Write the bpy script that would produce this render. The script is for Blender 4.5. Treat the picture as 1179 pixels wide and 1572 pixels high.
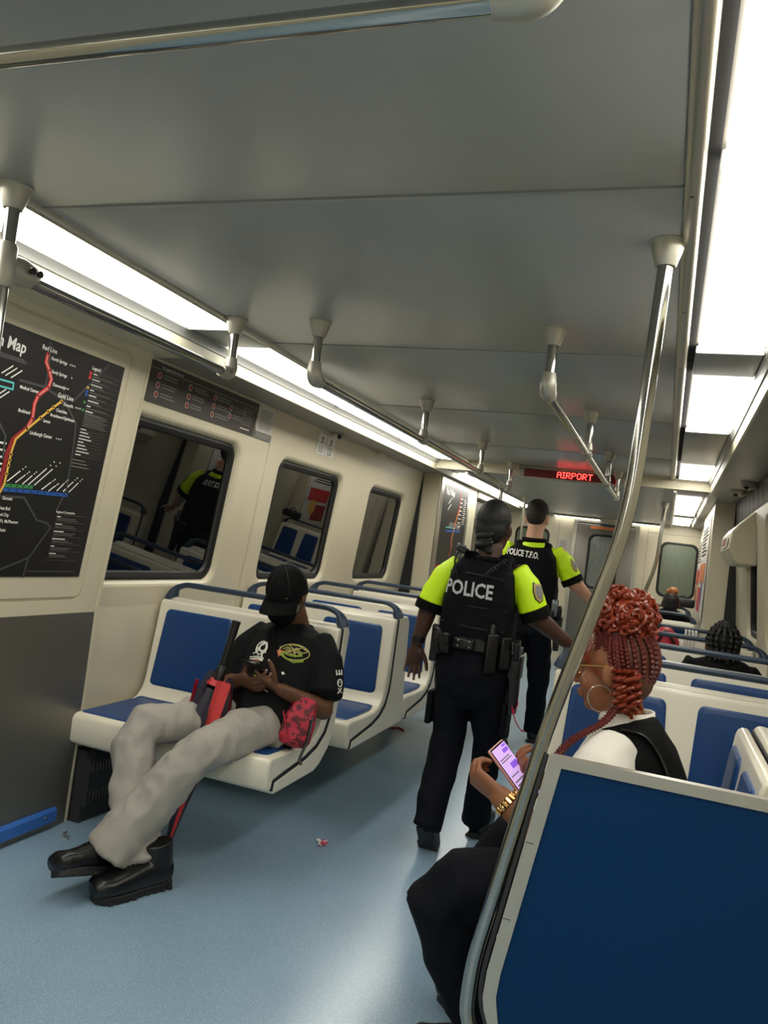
import bpy, bmesh, math, random
import numpy as np
from mathutils import Vector, Matrix, noise
from mathutils.bvhtree import BVHTree
random.seed(7)
V = Vector
for o in list(bpy.data.objects): bpy.data.objects.remove(o)
SC = bpy.context.scene
C = SC.collection

# ------------------------------------------------------------------ camera
cam_d = bpy.data.cameras.new('camera'); cam = bpy.data.objects.new('camera', cam_d); C.objects.link(cam)
cam_d.sensor_fit = 'HORIZONTAL'; cam_d.sensor_width = 36.0; cam_d.lens = 1215.0 / 1179.0 * 36.0
cam_d.clip_start = 0.02; cam_d.clip_end = 100
_r, _u, _f = (0.9341, 0.3344, 0.1249), (-0.1052, -0.0765, 0.9915), (-0.3411, 0.9393, 0.0363)
cam.matrix_world = Matrix(((_r[0], _u[0], -_f[0], 0.843), (_r[1], _u[1], -_f[1], 0.0), (_r[2], _u[2], -_f[2], 1.34), (0, 0, 0, 1)))
SC.camera = cam
# ------------------------------------------------------------------ world and exposure (a night train in a tunnel: the lamps are all the light there is)
w = bpy.data.worlds.new('tunnel_dark'); SC.world = w; w.use_nodes = True
w.node_tree.nodes['Background'].inputs[0].default_value = (0.010, 0.011, 0.013, 1)
w.node_tree.nodes['Background'].inputs[1].default_value = 1.0
SC.view_settings.view_transform = 'Standard'; SC.view_settings.look = 'None'
SC.view_settings.gamma = 1.0; SC.view_settings.use_curve_mapping = False
SC.view_settings.exposure = 0.0
LAMP = 11.5          # radiance of the fluorescent lenses
LAMP_COL = (1.0, 0.972, 0.885)

# ------------------------------------------------------------------ materials
MATS = {}
def srgb(r, g, b):
    f = lambda c: (c / 255 / 12.92) if c / 255 <= 0.04045 else ((c / 255 + 0.055) / 1.055) ** 2.4
    return (f(r), f(g), f(b), 1)
def mat(name, col, rough=0.5, metal=0.0, bump=0, bscale=200, var=0.0, vscale=8, col2=None, c2scale=300, c2lim=(0.6, 0.66), spec=0.5, ior=None, aniso=None, emit=None, estr=0, sheen=0, stretch=None):
    m = bpy.data.materials.new(name); m.use_nodes = True; nt = m.node_tree; N = nt.nodes; L = nt.links
    b = N['Principled BSDF']; b.inputs['Roughness'].default_value = rough; b.inputs['Metallic'].default_value = metal
    b.inputs['Specular IOR Level'].default_value = spec
    if ior: b.inputs['IOR'].default_value = ior
    if sheen: b.inputs['Sheen Weight'].default_value = sheen
    b.inputs['Base Color'].default_value = col
    tc = N.new('ShaderNodeTexCoord'); src = tc.outputs['Object']
    if stretch:
        mp = N.new('ShaderNodeMapping'); mp.inputs['Scale'].default_value = stretch; L.new(src, mp.inputs[0]); src = mp.outputs[0]
    last = None
    if var:
        n = N.new('ShaderNodeTexNoise'); n.inputs['Scale'].default_value = vscale; n.inputs['Detail'].default_value = 5; L.new(src, n.inputs['Vector'])
        mx = N.new('ShaderNodeMix'); mx.data_type = 'RGBA'
        mx.inputs['A'].default_value = tuple(c * (1 - var) for c in col[:3]) + (1,); mx.inputs['B'].default_value = tuple(min(1, c * (1 + var)) for c in col[:3]) + (1,)
        L.new(n.outputs['Fac'], mx.inputs['Factor']); last = mx.outputs['Result']
    if col2:
        n2 = N.new('ShaderNodeTexNoise'); n2.inputs['Scale'].default_value = c2scale; n2.inputs['Detail'].default_value = 1; L.new(src, n2.inputs['Vector'])
        mr = N.new('ShaderNodeMapRange'); mr.inputs['From Min'].default_value = c2lim[0]; mr.inputs['From Max'].default_value = c2lim[1]; L.new(n2.outputs['Fac'], mr.inputs['Value'])
        m2 = N.new('ShaderNodeMix'); m2.data_type = 'RGBA'; m2.inputs['A'].default_value = col; m2.inputs['B'].default_value = col2
        if last: L.new(last, m2.inputs['A'])
        L.new(mr.outputs['Result'], m2.inputs['Factor']); last = m2.outputs['Result']
    if last: L.new(last, b.inputs['Base Color'])
    if bump:
        n3 = N.new('ShaderNodeTexNoise'); n3.inputs['Scale'].default_value = bscale; n3.inputs['Detail'].default_value = 3; L.new(src, n3.inputs['Vector'])
        bp = N.new('ShaderNodeBump'); bp.inputs['Strength'].default_value = bump; bp.inputs['Distance'].default_value = 0.002
        L.new(n3.outputs['Fac'], bp.inputs['Height']); L.new(bp.outputs['Normal'], b.inputs['Normal'])
    if emit:
        b.inputs['Emission Color'].default_value = emit; b.inputs['Emission Strength'].default_value = estr
    MATS[name] = m
    return m
mat('cream', srgb(206, 197, 172), 0.36, bump=0.05, bscale=350, var=0.03, vscale=3)
mat('cream_seat', srgb(222, 216, 198), 0.28, bump=0.04, bscale=300, var=0.04, vscale=5)
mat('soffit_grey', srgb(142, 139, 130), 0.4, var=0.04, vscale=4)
mat('ceiling_grey', srgb(164, 166, 164), 0.34, metal=0.25, bump=0.03, bscale=400, var=0.03, vscale=2)
mat('aluminium', srgb(196, 192, 180), 0.3, metal=0.9, var=0.06, vscale=12)
mat('brushed_steel', srgb(128, 124, 116), 0.38, metal=0.75, var=0.08, vscale=6, stretch=(1, 1, 18), bump=0.03, bscale=90)
mat('pole_steel', srgb(168, 167, 162), 0.11, metal=1.0, var=0.05, vscale=14)
mat('cast_grey', srgb(176, 172, 160), 0.4, metal=0.5)
mat('frame_steel', srgb(186, 182, 172), 0.36, metal=0.65, var=0.1, vscale=25)
mat('floor_blue', srgb(130, 158, 180), 0.24, spec=0.75, bump=0.06, bscale=140, var=0.14, vscale=1.6, col2=srgb(186, 204, 214), c2scale=260, c2lim=(0.62, 0.68))
mat('blue_vinyl', srgb(18, 62, 116), 0.34, bump=0.05, bscale=300, var=0.07, vscale=4, spec=0.4)
mat('blue_panel', srgb(0, 48, 92), 0.42, var=0.05, vscale=2, spec=0.18)
mat('rail_blue', srgb(38, 56, 76), 0.4)
mat('rubber', srgb(38, 44, 50), 0.55)
mat('black_rubber', srgb(12, 12, 13), 0.5)
mat('dark_gap', srgb(22, 21, 20), 0.8)
mat('tunnel_glass', srgb(6, 7, 8), 0.015, ior=1.75, spec=0.5)
mat('green_glass', srgb(112, 122, 104), 0.12, var=0.25, vscale=9, stretch=(6, 1, 0.7))
mat('end_glass', srgb(120, 126, 122), 0.1, var=0.5, vscale=8, stretch=(5, 1, 1.2))
mat('lens_glow', srgb(250, 246, 232), 0.5, emit=LAMP_COL + (1,), estr=LAMP)
mat('end_lens', srgb(250, 246, 232), 0.5, emit=LAMP_COL + (1,), estr=5.0)
mat('lens_rim', srgb(238, 234, 215), 0.4, emit=LAMP_COL + (1,), estr=1.2)
mat('black', srgb(14, 14, 15), 0.5)
mat('screw', srgb(120, 116, 108), 0.3, metal=0.9)
mat('heater_dark', srgb(52, 54, 56), 0.55, metal=0.3, var=0.1)
mat('blue_trim', srgb(52, 108, 190), 0.45)
mat('print_black', srgb(30, 29, 29), 0.35)
mat('print_brown', srgb(62, 55, 52), 0.6)
mat('cream_dimmed', srgb(190, 186, 160), 0.45)  # cream darkened in the colour itself to offset lens glare on the coves
mat('reflector', srgb(150, 150, 146), 0.42, metal=0.6)
mat('print_white', srgb(232, 230, 224), 0.5)
mat('print_grey', srgb(120, 118, 115), 0.5)
mat('print_dark_grey', srgb(66, 65, 66), 0.5)
mat('print_red', srgb(196, 52, 50), 0.5)
mat('print_darkred', srgb(150, 34, 38), 0.5)
mat('print_gold', srgb(226, 178, 74), 0.5)
mat('print_green', srgb(60, 132, 76), 0.5)
mat('print_blue', srgb(34, 84, 160), 0.5)
mat('print_teal', srgb(90, 190, 190), 0.5)
mat('print_orange', srgb(206, 120, 70), 0.5)
mat('paper', srgb(206, 202, 194), 0.5)
mat('led_off', srgb(112, 14, 28), 0.3)
mat('led_on', srgb(255, 60, 50), 0.4, emit=(1.0, 0.05, 0.04, 1), estr=7.0)

# ------------------------------------------------------------------ mesh building
class MB:
    def __init__(s): s.v = []; s.f = []
    def add(s, vs, fs):
        n = len(s.v); s.v += [tuple(p) for p in vs]; s.f += [tuple(i + n for i in f) for f in fs]; return s
    def box(s, a, b):
        x0, y0, z0 = a; x1, y1, z1 = b
        return s.add([(x0, y0, z0), (x1, y0, z0), (x1, y1, z0), (x0, y1, z0), (x0, y0, z1), (x1, y0, z1), (x1, y1, z1), (x0, y1, z1)],
                     [(0, 3, 2, 1), (4, 5, 6, 7), (0, 1, 5, 4), (1, 2, 6, 5), (2, 3, 7, 6), (3, 0, 4, 7)])
    def rbox(s, c, h, r=0.01, M=None, n=3):
        """rounded box, centre c, half sizes h"""
        bm = bmesh.new(); bmesh.ops.create_cube(bm, size=2)
        for v in bm.verts: v.co = V((v.co.x * h[0], v.co.y * h[1], v.co.z * h[2]))
        r = min(r, min(h) * 0.95)
        bmesh.ops.bevel(bm, geom=list(bm.edges), offset=r, segments=n, affect='EDGES', profile=0.5)
        bm.verts.index_update()
        vs = [(M @ v.co if M else v.co) + V(c) for v in bm.verts]; fs = [[v.index for v in f.verts] for f in bm.faces]; bm.free()
        return s.add(vs, fs)
    def prism(s, poly, axis, a, b):
        """poly: 2D points; axis 'x': (y,z) extruded in x ; 'y': (x,z) ; 'z': (x,y)"""
        n = len(poly)
        def P(q, t): return {'x': (t, q[0], q[1]), 'y': (q[0], t, q[1]), 'z': (q[0], q[1], t)}[axis]
        vs = [P(q, a) for q in poly] + [P(q, b) for q in poly]
        fs = [(i, (i + 1) % n, n + (i + 1) % n, n + i) for i in range(n)] + [tuple(range(n))[::-1], tuple(range(n, 2 * n))]
        return s.add(vs, fs)
    def tube(s, pts, r, n=12, side=None, flat=1.0, caps=True):
        pts = [V(p) for p in pts]; k = len(pts); R = r if isinstance(r, (list, tuple)) else [r] * k
        vs = []; prev = None
        for i, p in enumerate(pts):
            t = (pts[min(i + 1, k - 1)] - pts[max(i - 1, 0)])
            if t.length < 1e-9: t = V((0, 0, 1))
            t.normalize()
            if prev is None:
                a = V(side) if side is not None else (V((0, 0, 1)) if abs(t.z) < 0.9 else V((1, 0, 0)))
            else: a = prev
            u = a - t * a.dot(t)
            if u.length < 1e-6: u = t.orthogonal()
            u.normalize(); b = t.cross(u); prev = u
            for j in range(n):
                an = 2 * math.pi * j / n
                vs.append(p + u * (R[i] * math.cos(an)) + b * (R[i] * flat * math.sin(an)))
        fs = [(i * n + j, i * n + (j + 1) % n, (i + 1) * n + (j + 1) % n, (i + 1) * n + j) for i in range(k - 1) for j in range(n)]
        if caps: fs += [tuple(range(n))[::-1], tuple(range((k - 1) * n, k * n))]
        return s.add(vs, fs)
    def loft(s, rings, side=(1, 0, 0), n=20, e=2.0, rounded=True):
        """rings: (centre, a, b[, side]) a half width along side, b half depth; closed ends"""
        k = len(rings); cs = [V(r[0]) for r in rings]; vs = []
        for i, r in enumerate(rings):
            t = (cs[min(i + 1, k - 1)] - cs[max(i - 1, 0)]).normalized()
            u = V(r[3]) if len(r) > 3 else V(side)
            u = (u - t * u.dot(t)).normalized(); b = t.cross(u)
            for j in range(n):
                an = 2 * math.pi * j / n; c, q = math.cos(an), math.sin(an)
                vs.append(cs[i] + u * (r[1] * math.copysign(abs(c) ** (2 / e), c)) + b * (r[2] * math.copysign(abs(q) ** (2 / e), q)))
        fs = [(i * n + j, i * n + (j + 1) % n, (i + 1) * n + (j + 1) % n, (i + 1) * n + j) for i in range(k - 1) for j in range(n)]
        t0 = (cs[0] - cs[1]).normalized() * (min(rings[0][1], rings[0][2]) * 0.4 if rounded else 0); t1 = (cs[-1] - cs[-2]).normalized() * (min(rings[-1][1], rings[-1][2]) * 0.4 if rounded else 0)
        m = len(vs); vs += [cs[0] + t0, cs[-1] + t1]
        fs += [(m, (j + 1) % n, j) for j in range(n)] + [(m + 1, (k - 1) * n + j, (k - 1) * n + (j + 1) % n) for j in range(n)]
        return s.add(vs, fs)
    def cap(s, p0, r0, p1, r1, n=14):
        p0, p1 = V(p0), V(p1); d = (p1 - p0)
        if d.length < 1e-6: return s.ell(p0, (r0,) * 3)
        d.normalize(); pts = []; R = []
        for a in (-80, -55, -28, 0): an = math.radians(a); pts.append(p0 + d * r0 * math.sin(an)); R.append(r0 * math.cos(an))
        for a in (0, 28, 55, 80): an = math.radians(a); pts.append(p1 + d * r1 * math.sin(an)); R.append(r1 * math.cos(an))
        return s.tube(pts, R, n)
    def chain(s, pts, rs, n=14):
        for i in range(len(pts) - 1): s.cap(pts[i], rs[i], pts[i + 1], rs[i + 1], n)
        return s
    def ell(s, c, r, M=None, n=16, m=10):
        vs = []; c = V(c)
        for i in range(1, m):
            th = math.pi * i / m
            for j in range(n):
                ph = 2 * math.pi * j / n
                q = V((r[0] * math.sin(th) * math.cos(ph), r[1] * math.sin(th) * math.sin(ph), r[2] * math.cos(th)))
                vs.append(c + (M @ q if M else q))
        fs = [(i * n + j, (i + 1) * n + j, (i + 1) * n + (j + 1) % n, i * n + (j + 1) % n) for i in range(m - 2) for j in range(n)]
        q = V((0, 0, r[2])); vs += [c + (M @ q if M else q), c - (M @ q if M else q)]; t = (m - 1) * n
        fs += [(t, j, (j + 1) % n) for j in range(n)] + [(t + 1, (m - 2) * n + (j + 1) % n, (m - 2) * n + j) for j in range(n)]
        return s.add(vs, fs)
    def lathe(s, c, prof, axis=(0, 0, 1), n=20):
        """prof: (t along axis, radius)"""
        ax = V(axis).normalized(); c = V(c)
        return s.tube([c + ax * p[0] for p in prof], [max(p[1], 1e-4) for p in prof], n)
    def ring(s, outer, inner):
        """strip between two loops of equal length"""
        n = len(outer); return s.add(list(outer) + list(inner), [(i, (i + 1) % n, n + (i + 1) % n, n + i) for i in range(n)])
    def poly(s, loop): return s.add(loop, [tuple(range(len(loop)))])

ORI = {}
def mesh_from(mb, name, mt, smooth, ang=40):
    me = bpy.data.meshes.new(name); me.from_pydata(mb.v, [], mb.f); me.validate(); 
    bm = bmesh.new(); bm.from_mesh(me); bmesh.ops.recalc_face_normals(bm, faces=bm.faces); bm.to_mesh(me); bm.free()
    if mt: me.materials.append(MATS[mt])
    if smooth: me.shade_smooth(); me.set_sharp_from_angle(angle=math.radians(ang))
    return me
def link(name, me, parent=None):
    o = bpy.data.objects.new(name, me); C.objects.link(o)
    if parent:
        o.parent = parent; org = ORI.get(parent, V((0, 0, 0))); ORI[o] = org
        if me and org.length > 0: me.transform(Matrix.Translation(-org))
    return o
def obj(name, mb, mt, parent=None, smooth=True, bevel=0, ang=40, label=None):
    o = link(name, mesh_from(mb, name, mt, smooth, ang), parent)
    if bevel:
        md = o.modifiers.new('bevel', 'BEVEL'); md.width = bevel; md.segments = 2; md.limit_method = 'ANGLE'; md.angle_limit = math.radians(40)
    if label: o['label'] = label
    return o
def tag(o, label, cat, group=None, kind=None):
    o['label'] = label; o['category'] = cat
    if group: o['group'] = group
    if kind: o['kind'] = kind
    return o
def thing(name, label, cat, loc=(0, 0, 0), group=None, kind=None):
    o = bpy.data.objects.new(name, None); C.objects.link(o); o.location = loc; o.empty_display_size = 0.1; ORI[o] = V(loc)
    return tag(o, label, cat, group, kind)
def copy_tree(root, loc, label, group=None, rotz=None):
    r = root.copy(); C.objects.link(r); r.location = loc; r['label'] = label
    if rotz is not None: r.rotation_euler = (0, 0, rotz)
    if group: r['group'] = group
    def rec(src, dst):
        for ch in list(src.children):
            c = ch.copy(); C.objects.link(c); c.parent = dst; rec(ch, c)
    rec(root, r)
    return r
def blob(name, mb, mt, parent, voxel=0.008, smooth=4, fold=0.0, fscale=9, stretch=(1, 1, 1), label=None, fac=0.5, seed=0):
    """union of overlapping solids as one continuous smooth surface, with cloth folds"""
    me = bpy.data.meshes.new(name); me.from_pydata(mb.v, [], mb.f)
    t = bpy.data.objects.new('tmp', me); C.objects.link(t)
    bm = bmesh.new(); bm.from_mesh(me); bmesh.ops.recalc_face_normals(bm, faces=bm.faces); bm.to_mesh(me); bm.free()
    a = t.modifiers.new('r', 'REMESH'); a.mode = 'VOXEL'; a.voxel_size = voxel
    b = t.modifiers.new('s', 'SMOOTH'); b.factor = fac; b.iterations = smooth
    dg = bpy.context.evaluated_depsgraph_get(); ev = t.evaluated_get(dg)
    out = bpy.data.meshes.new_from_object(ev); out.name = name
    bpy.data.objects.remove(t); bpy.data.meshes.remove(me)
    if fold:
        n_ = len(out.vertices); co = np.empty(n_ * 3, np.float32); no = np.empty(n_ * 3, np.float32)
        out.vertices.foreach_get('co', co); out.vertices.foreach_get('normal', no); co = co.reshape(-1, 3); no = no.reshape(-1, 3)
        q = co * np.array(stretch, np.float32) * fscale + np.array((seed * 3.1, seed * 1.7, seed * 2.3), np.float32)
        dv = np.array([(1 - 2 * abs(noise.noise(a))) * 0.8 + noise.noise((a[0] * 2.3, a[1] * 2.3, a[2] * 2.3)) * 0.4 - 0.3 for a in q.tolist()], np.float32)
        co = co + no * (dv * fold)[:, None]; out.vertices.foreach_set('co', co.ravel()); out.update()
    out.materials.clear(); out.materials.append(MATS[mt]); out.shade_smooth()
    o = link(name, out, parent)
    if label: o['label'] = label
    return o
def text_mesh(s, size, bold=0.0, xs=1.0, align='LEFT'):
    cu = bpy.data.curves.new('t', 'FONT'); cu.body = s; cu.size = size; cu.resolution_u = 2; cu.offset = bold; cu.align_x = align
    t = bpy.data.objects.new('t', cu); C.objects.link(t)
    me = bpy.data.meshes.new_from_object(t.evaluated_get(bpy.context.evaluated_depsgraph_get()))
    vs = [(v.co.x * xs, v.co.y) for v in me.vertices]; fs = [tuple(p.vertices) for p in me.polygons]
    bpy.data.objects.remove(t); bpy.data.curves.remove(cu); bpy.data.meshes.remove(me)
    return vs, fs
def arc(c, r, a0, a1, n=6):
    return [(c[0] + r * math.cos(math.radians(a0 + (a1 - a0) * i / n)), c[1] + r * math.sin(math.radians(a0 + (a1 - a0) * i / n))) for i in range(n + 1)]
def rrect(x0, x1, y0, y1, r, n=5):
    return arc((x1 - r, y0 + r), r, -90, 0, n) + arc((x1 - r, y1 - r), r, 0, 90, n) + arc((x0 + r, y1 - r), r, 90, 180, n) + arc((x0 + r, y0 + r), r, 180, 270, n)
def bend(pts, r=0.05, n=6):
    """polyline with rounded corners"""
    pts = [V(p) for p in pts]; out = [pts[0]]
    for i in range(1, len(pts) - 1):
        a, b, c = pts[i - 1], pts[i], pts[i + 1]; d0 = (a - b); d1 = (c - b); q = min(r, d0.length * 0.45, d1.length * 0.45)
        p0 = b + d0.normalized() * q; p1 = b + d1.normalized() * q
        for k in range(n + 1):
            t = k / n; out.append(p0 * (1 - t) ** 2 + b * 2 * t * (1 - t) + p1 * t * t)
    return out + [pts[-1]]
def catmull(pts, n=6):
    pts = [V(p) for p in pts]; P = [pts[0] * 2 - pts[1]] + pts + [pts[-1] * 2 - pts[-2]]; out = []
    for i in range(1, len(P) - 2):
        for k in range(n):
            t = k / n; a, b, c, d = P[i - 1], P[i], P[i + 1], P[i + 2]
            out.append(0.5 * ((2 * b) + (c - a) * t + (2 * a - 5 * b + 4 * c - d) * t * t + (3 * b - a - 3 * c + d) * t ** 3))
    return out + [pts[-1]]
# ================================================================== THE CAR
def wx(z):            # half width of the side wall at height z (upper wall leans in)
    return 1.33 + (2.01 - z) * 0.096 if z > 0.9 else 1.4366 + (0.9 - z) * 0.008
def WP(s, y, z, off=0.0): return (s * (wx(z) - off), y, z)
Y0, Y1 = -4.8, 11.2
fl = obj('floor', MB().box((-1.46, Y0, -0.06), (1.46, Y1, 0.0)), 'floor_blue', smooth=False)
tag(fl, 'speckled blue-grey rubber floor running down the train car', 'floor', kind='structure')
# --- ceiling: separate panels with joints
ce = thing('ceiling', 'dull grey metal ceiling panels between the two light strips', 'ceiling', (0, 3, 2.1), kind='structure')
obj('ceiling_backing', MB().box((-0.80, Y0, 2.104), (0.80, 6.5, 2.13)), 'dark_gap', ce, False)
ys = [Y0, -3.2, -2.05, -0.9, 0.26, 1.60, 2.885, 4.145, 5.45, 6.5]
for a, b in zip(ys[:-1], ys[1:]):
    obj('ceiling_panel', MB().rbox((0, (a + b) / 2, 2.107), (0.797, (b - a) / 2 - 0.0025, 0.007), 0.004, n=2), 'ceiling_grey', ce)
for y in ys[1:-1]:
    obj('joint_strip', MB().box((-0.795, y + 0.003, 2.0985), (0.795, y + 0.018, 2.101)), 'ceiling_grey', ce, False)
obj('low_ceiling_panel', MB().box((-0.835, 6.52, 2.02), (0.835, Y1, 2.06)), 'ceiling_grey', ce, False)
hd = obj('header_panel', MB().prism([(-1.10, 2.105), (1.10, 2.105), (1.10, 2.02), (-1.10, 2.02)], 'y', 6.5, 6.53), 'cream', ce, False)
# --- light troughs, coves
def trough(s, nm):
    t = thing('trim_1' if s < 0 else 'trim_2', f'metal edged light trough and cove above the {nm} windows', 'trim', (s * 0.95, 3, 2.1), kind='structure')
    lip = [(0.797, 2.112), (0.797, 2.096), (0.803, 2.089), (0.822, 2.086), (0.832, 2.092), (0.834, 2.112)]
    obj('edge_lip', MB().prism([(s * a, b) for a, b in lip], 'y', Y0, 6.5), 'aluminium', t, True, ang=60)
    obj('edge_slot', MB().box((s * 0.834, Y0, 2.113), (s * 0.856, 6.5, 2.12)), 'dark_gap', t, False)
    obj('backing_tray', MB().box((s * 0.834, Y0, 2.12), (s * 1.12, 6.53, 2.14)), 'brushed_steel', t, False)
    for y in [0.4, 1.02, 1.62, 2.35, 3.0, 3.7, 4.4, 5.1, 5.8]:
        obj('clip_screw', MB().lathe((s * 0.813, y, 2.0885), [(0.002, 0.0045), (-0.002, 0.0045), (-0.0025, 0.001)], n=8), 'screw', t)
    obj('reflector_strip', MB().prism([(s * x_, z_) for x_, z_ in ((1.067, 2.118), (1.069, 2.092), (1.080, 2.078), (1.084, 2.060), (1.093, 2.056), (1.098, 2.118))], 'y', Y0, Y1), 'reflector', t, True, ang=30)
    obj('cove_face', MB().prism([(s * x_, z_) for x_, z_ in ((1.090, 2.057), (1.094, 2.030), (1.097, 2.008), (1.108, 2.008), (1.108, 2.057))], 'y', Y0, Y1), 'cream_dimmed', t, True, ang=60)
    for a, b in zip([Y0, -2, 0.6, 2.86, 4.0, 5.52], [-2, 0.6, 2.86, 4.0, 5.52, 7.0]):
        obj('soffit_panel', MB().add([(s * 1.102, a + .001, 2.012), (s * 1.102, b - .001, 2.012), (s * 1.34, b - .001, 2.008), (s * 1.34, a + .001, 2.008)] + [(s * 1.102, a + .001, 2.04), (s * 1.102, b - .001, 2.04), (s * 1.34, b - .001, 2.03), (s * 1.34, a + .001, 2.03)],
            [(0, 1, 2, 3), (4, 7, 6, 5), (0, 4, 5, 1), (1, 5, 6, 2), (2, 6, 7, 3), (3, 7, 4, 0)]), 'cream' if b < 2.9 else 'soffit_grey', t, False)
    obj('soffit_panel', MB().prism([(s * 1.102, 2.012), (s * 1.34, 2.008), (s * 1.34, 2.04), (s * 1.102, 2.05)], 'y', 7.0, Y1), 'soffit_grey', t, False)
    # low section past the header
    obj('low_edge_lip', MB().tube([(s * 0.842, 6.56, 2.012), (s * 0.842, Y1, 2.012)], 0.014, 8), 'aluminium', t)
    obj('low_tray', MB().box((s * 0.835, 6.53, 2.05), (s * 1.11, Y1, 2.07)), 'brushed_steel', t, False)
trough(-1, 'left'); trough(1, 'right')
def lamp(s, y0, y1, lab, z=2.098, w=(0.858, 1.066), grp='ceiling light lenses'):
    t = thing('ceiling_light', lab, 'ceiling light', (s * 0.96, (y0 + y1) / 2, z), group=grp)
    # ribbed glowing lens, slightly bowed
    n = 26; xs = [w[0] + 0.006 + (w[1] - w[0] - 0.012) * i / n for i in range(n + 1)]
    lo = [(s * x, z - 0.006 * math.sin(math.pi * i / n) - (0.0015 if i % 2 else 0)) for i, x in enumerate(xs)]
    obj('ribbed_lens', MB().prism(lo + [(s * xs[-1], z + 0.015), (s * xs[0], z + 0.015)], 'y', y0 + 0.012, y1 - 0.012), 'lens_glow', t, False)
    for a, b in ((y0, y0 + 0.012), (y1 - 0.012, y1)):
        obj('lens_end_cap', MB().rbox((s * (w[0] + w[1]) / 2, (a + b) / 2, z + 0.004), ((w[1] - w[0]) / 2, 0.006, 0.012), 0.004), 'lens_rim', t)
    return t
def plate(s, y0, y1, lab, z=2.10, m='ceiling_grey'):
    t = obj('cover_plate', MB().rbox((s * 0.962, (y0 + y1) / 2, z + 0.004), (0.105, (y1 - y0) / 2 - 0.002, 0.006), 0.003), m)
    tag(t, lab, 'cover plate')
lamp(1, -0.10, 1.498, 'right light lens cut off by the top of the picture'); lamp(1, 1.515, 2.785, 'big glowing right light lens just past the nearest pole')
lamp(1, 3.125, 4.312, 'second whole right light lens beyond the grey cover plate'); lamp(1, 5.59, 6.42, 'right light lens right before the header with the sign')
plate(1, 2.79, 3.12, 'narrow grey plate between the two nearest right lenses'); plate(1, 4.315, 5.585, 'long brushed metal cover between right light lenses', m='aluminium')
lamp(-1, -0.10, 1.45, 'left light lens behind the vertical pole at the frame edge'); lamp(-1, 1.47, 2.69, 'left light lens above the large map panel')
plate(-1, 2.695, 2.975, 'grey plate between left light lenses beside the pole elbow')
lamp(-1, 2.98, 4.225, 'left light lens above the first windows'); lamp(-1, 4.235, 5.40, 'third left light lens above the round camera'); lamp(-1, 5.41, 6.42, 'left light lens ending at the header with the sign')
for s, nm in ((1, 'right'), (-1, 'left')):
    for a, b, q in ((-4.6, -3.3, 'farthest behind'), (-3.25, -2.0, 'well behind'), (-1.75, -0.4, 'just behind')):
        lamp(s, a, b, f'{nm} light lens {q} the viewpoint')
lamp(1, 7.3, 9.2, 'right light lens beyond the header, over the far doors', z=2.03); lamp(1, 9.7, 11.0, 'last right light lens before the end wall', z=2.03)
plate(1, 9.21, 9.69, 'metal plate between the last two right lenses', z=2.035, m='brushed_steel')
lamp(-1, 7.1, 8.6, 'left light lens beyond the header above the far map', z=2.03); lamp(-1, 8.75, 10.6, 'last left light lens before the end wall', z=2.03)

# --- side walls with window openings
def wall_piece(s, y0, y1, wins, parent, name='wall_panel', z0=0.0):
    g = 0.0015; y0 += g; y1 -= g
    bm = bmesh.new()
    def loop(pts):
        vs = [bm.verts.new(p) for p in pts]
        return [bm.edges.new((vs[i], vs[(i + 1) % len(vs)])) for i in range(len(vs))]
    es = loop([(y0, 0.9, 0), (y1, 0.9, 0), (y1, 2.01, 0), (y0, 2.01, 0)]); m = MB()
    for (a, b, c, d) in wins: es += loop([(p[0], p[1], 0) for p in rrect(a - 0.035, b + 0.035, c - 0.03, d + 0.03, 0.10, 7)])
    bmesh.ops.triangle_fill(bm, use_beauty=True, use_dissolve=False, edges=es)
    bm.verts.index_update()
    m.add([WP(s, v.co.x, v.co.y) for v in bm.verts], [[v.index for v in f.verts] for f in bm.faces]); bm.free()
    m.add([WP(s, y0, 0.9), WP(s, y1, 0.9), WP(s, y1, z0), WP(s, y0, z0)], [(0, 1, 2, 3)])
    for (a, b, c, d) in wins:      # moulded recess round the window
        L = []
        for (e, dep, r) in ((0.035, 0.0, 0.10), (0.022, -0.004, 0.095), (0.010, -0.014, 0.088), (0.003, -0.030, 0.082), (0.0, -0.05, 0.08)):
            L.append([WP(s, p[0], p[1], dep) for p in rrect(a - e, b + e, c - e * 0.86, d + e * 0.86, r, 7)])
        for p, q in zip(L[:-1], L[1:]): m.ring(p, q)
    # outer skin
    m.add([(s * (wx(z) + 0.12), y, z) for y, z in ((y0, z0), (y1, z0), (y1, 2.03), (y0, 2.03))], [(0, 1, 2, 3)])
    me = mesh_from(m, name, 'cream', True, 50)
    return link(name, me, parent)
wl = thing('wall_left', 'cream moulded side wall with dark windows behind the left seats', 'wall', (-1.44, 3, 0), kind='structure')
wr = thing('wall_right', 'cream moulded side wall at the right of the car', 'wall', (1.44, 3, 0), kind='structure')
WL = [(2.45, 3.70, 1.02, 1.745), (4.19, 5.13, 1.02, 1.745), (5.72, 6.54, 1.02, 1.745)]
WR = [(2.62, 3.70, 1.02, 1.745), (4.19, 5.13, 1.02, 1.745), (5.60, 6.26, 1.0, 1.745)]
for s, par, W in ((-1, wl, WL), (1, wr, WR)):
    for (a, b), wi in zip(((2.0, 4.0), (4.0, 5.52), (5.52, 6.92 if s < 0 else 7.2)), W): wall_piece(s, a, b, [wi], par)
    wall_piece(s, Y0, 2.0 if s > 0 else 1.2, [], par)
    wall_piece(s, 6.925 if s < 0 else 7.2, 11.2, [], par)
    obj('panel_gap', MB().box((s * 1.33, 6.915 if s < 0 else 7.195, 0.0), (s * 1.46, 6.93 if s < 0 else 7.203, 2.01)), 'black', par, False)
k = 0
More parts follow.
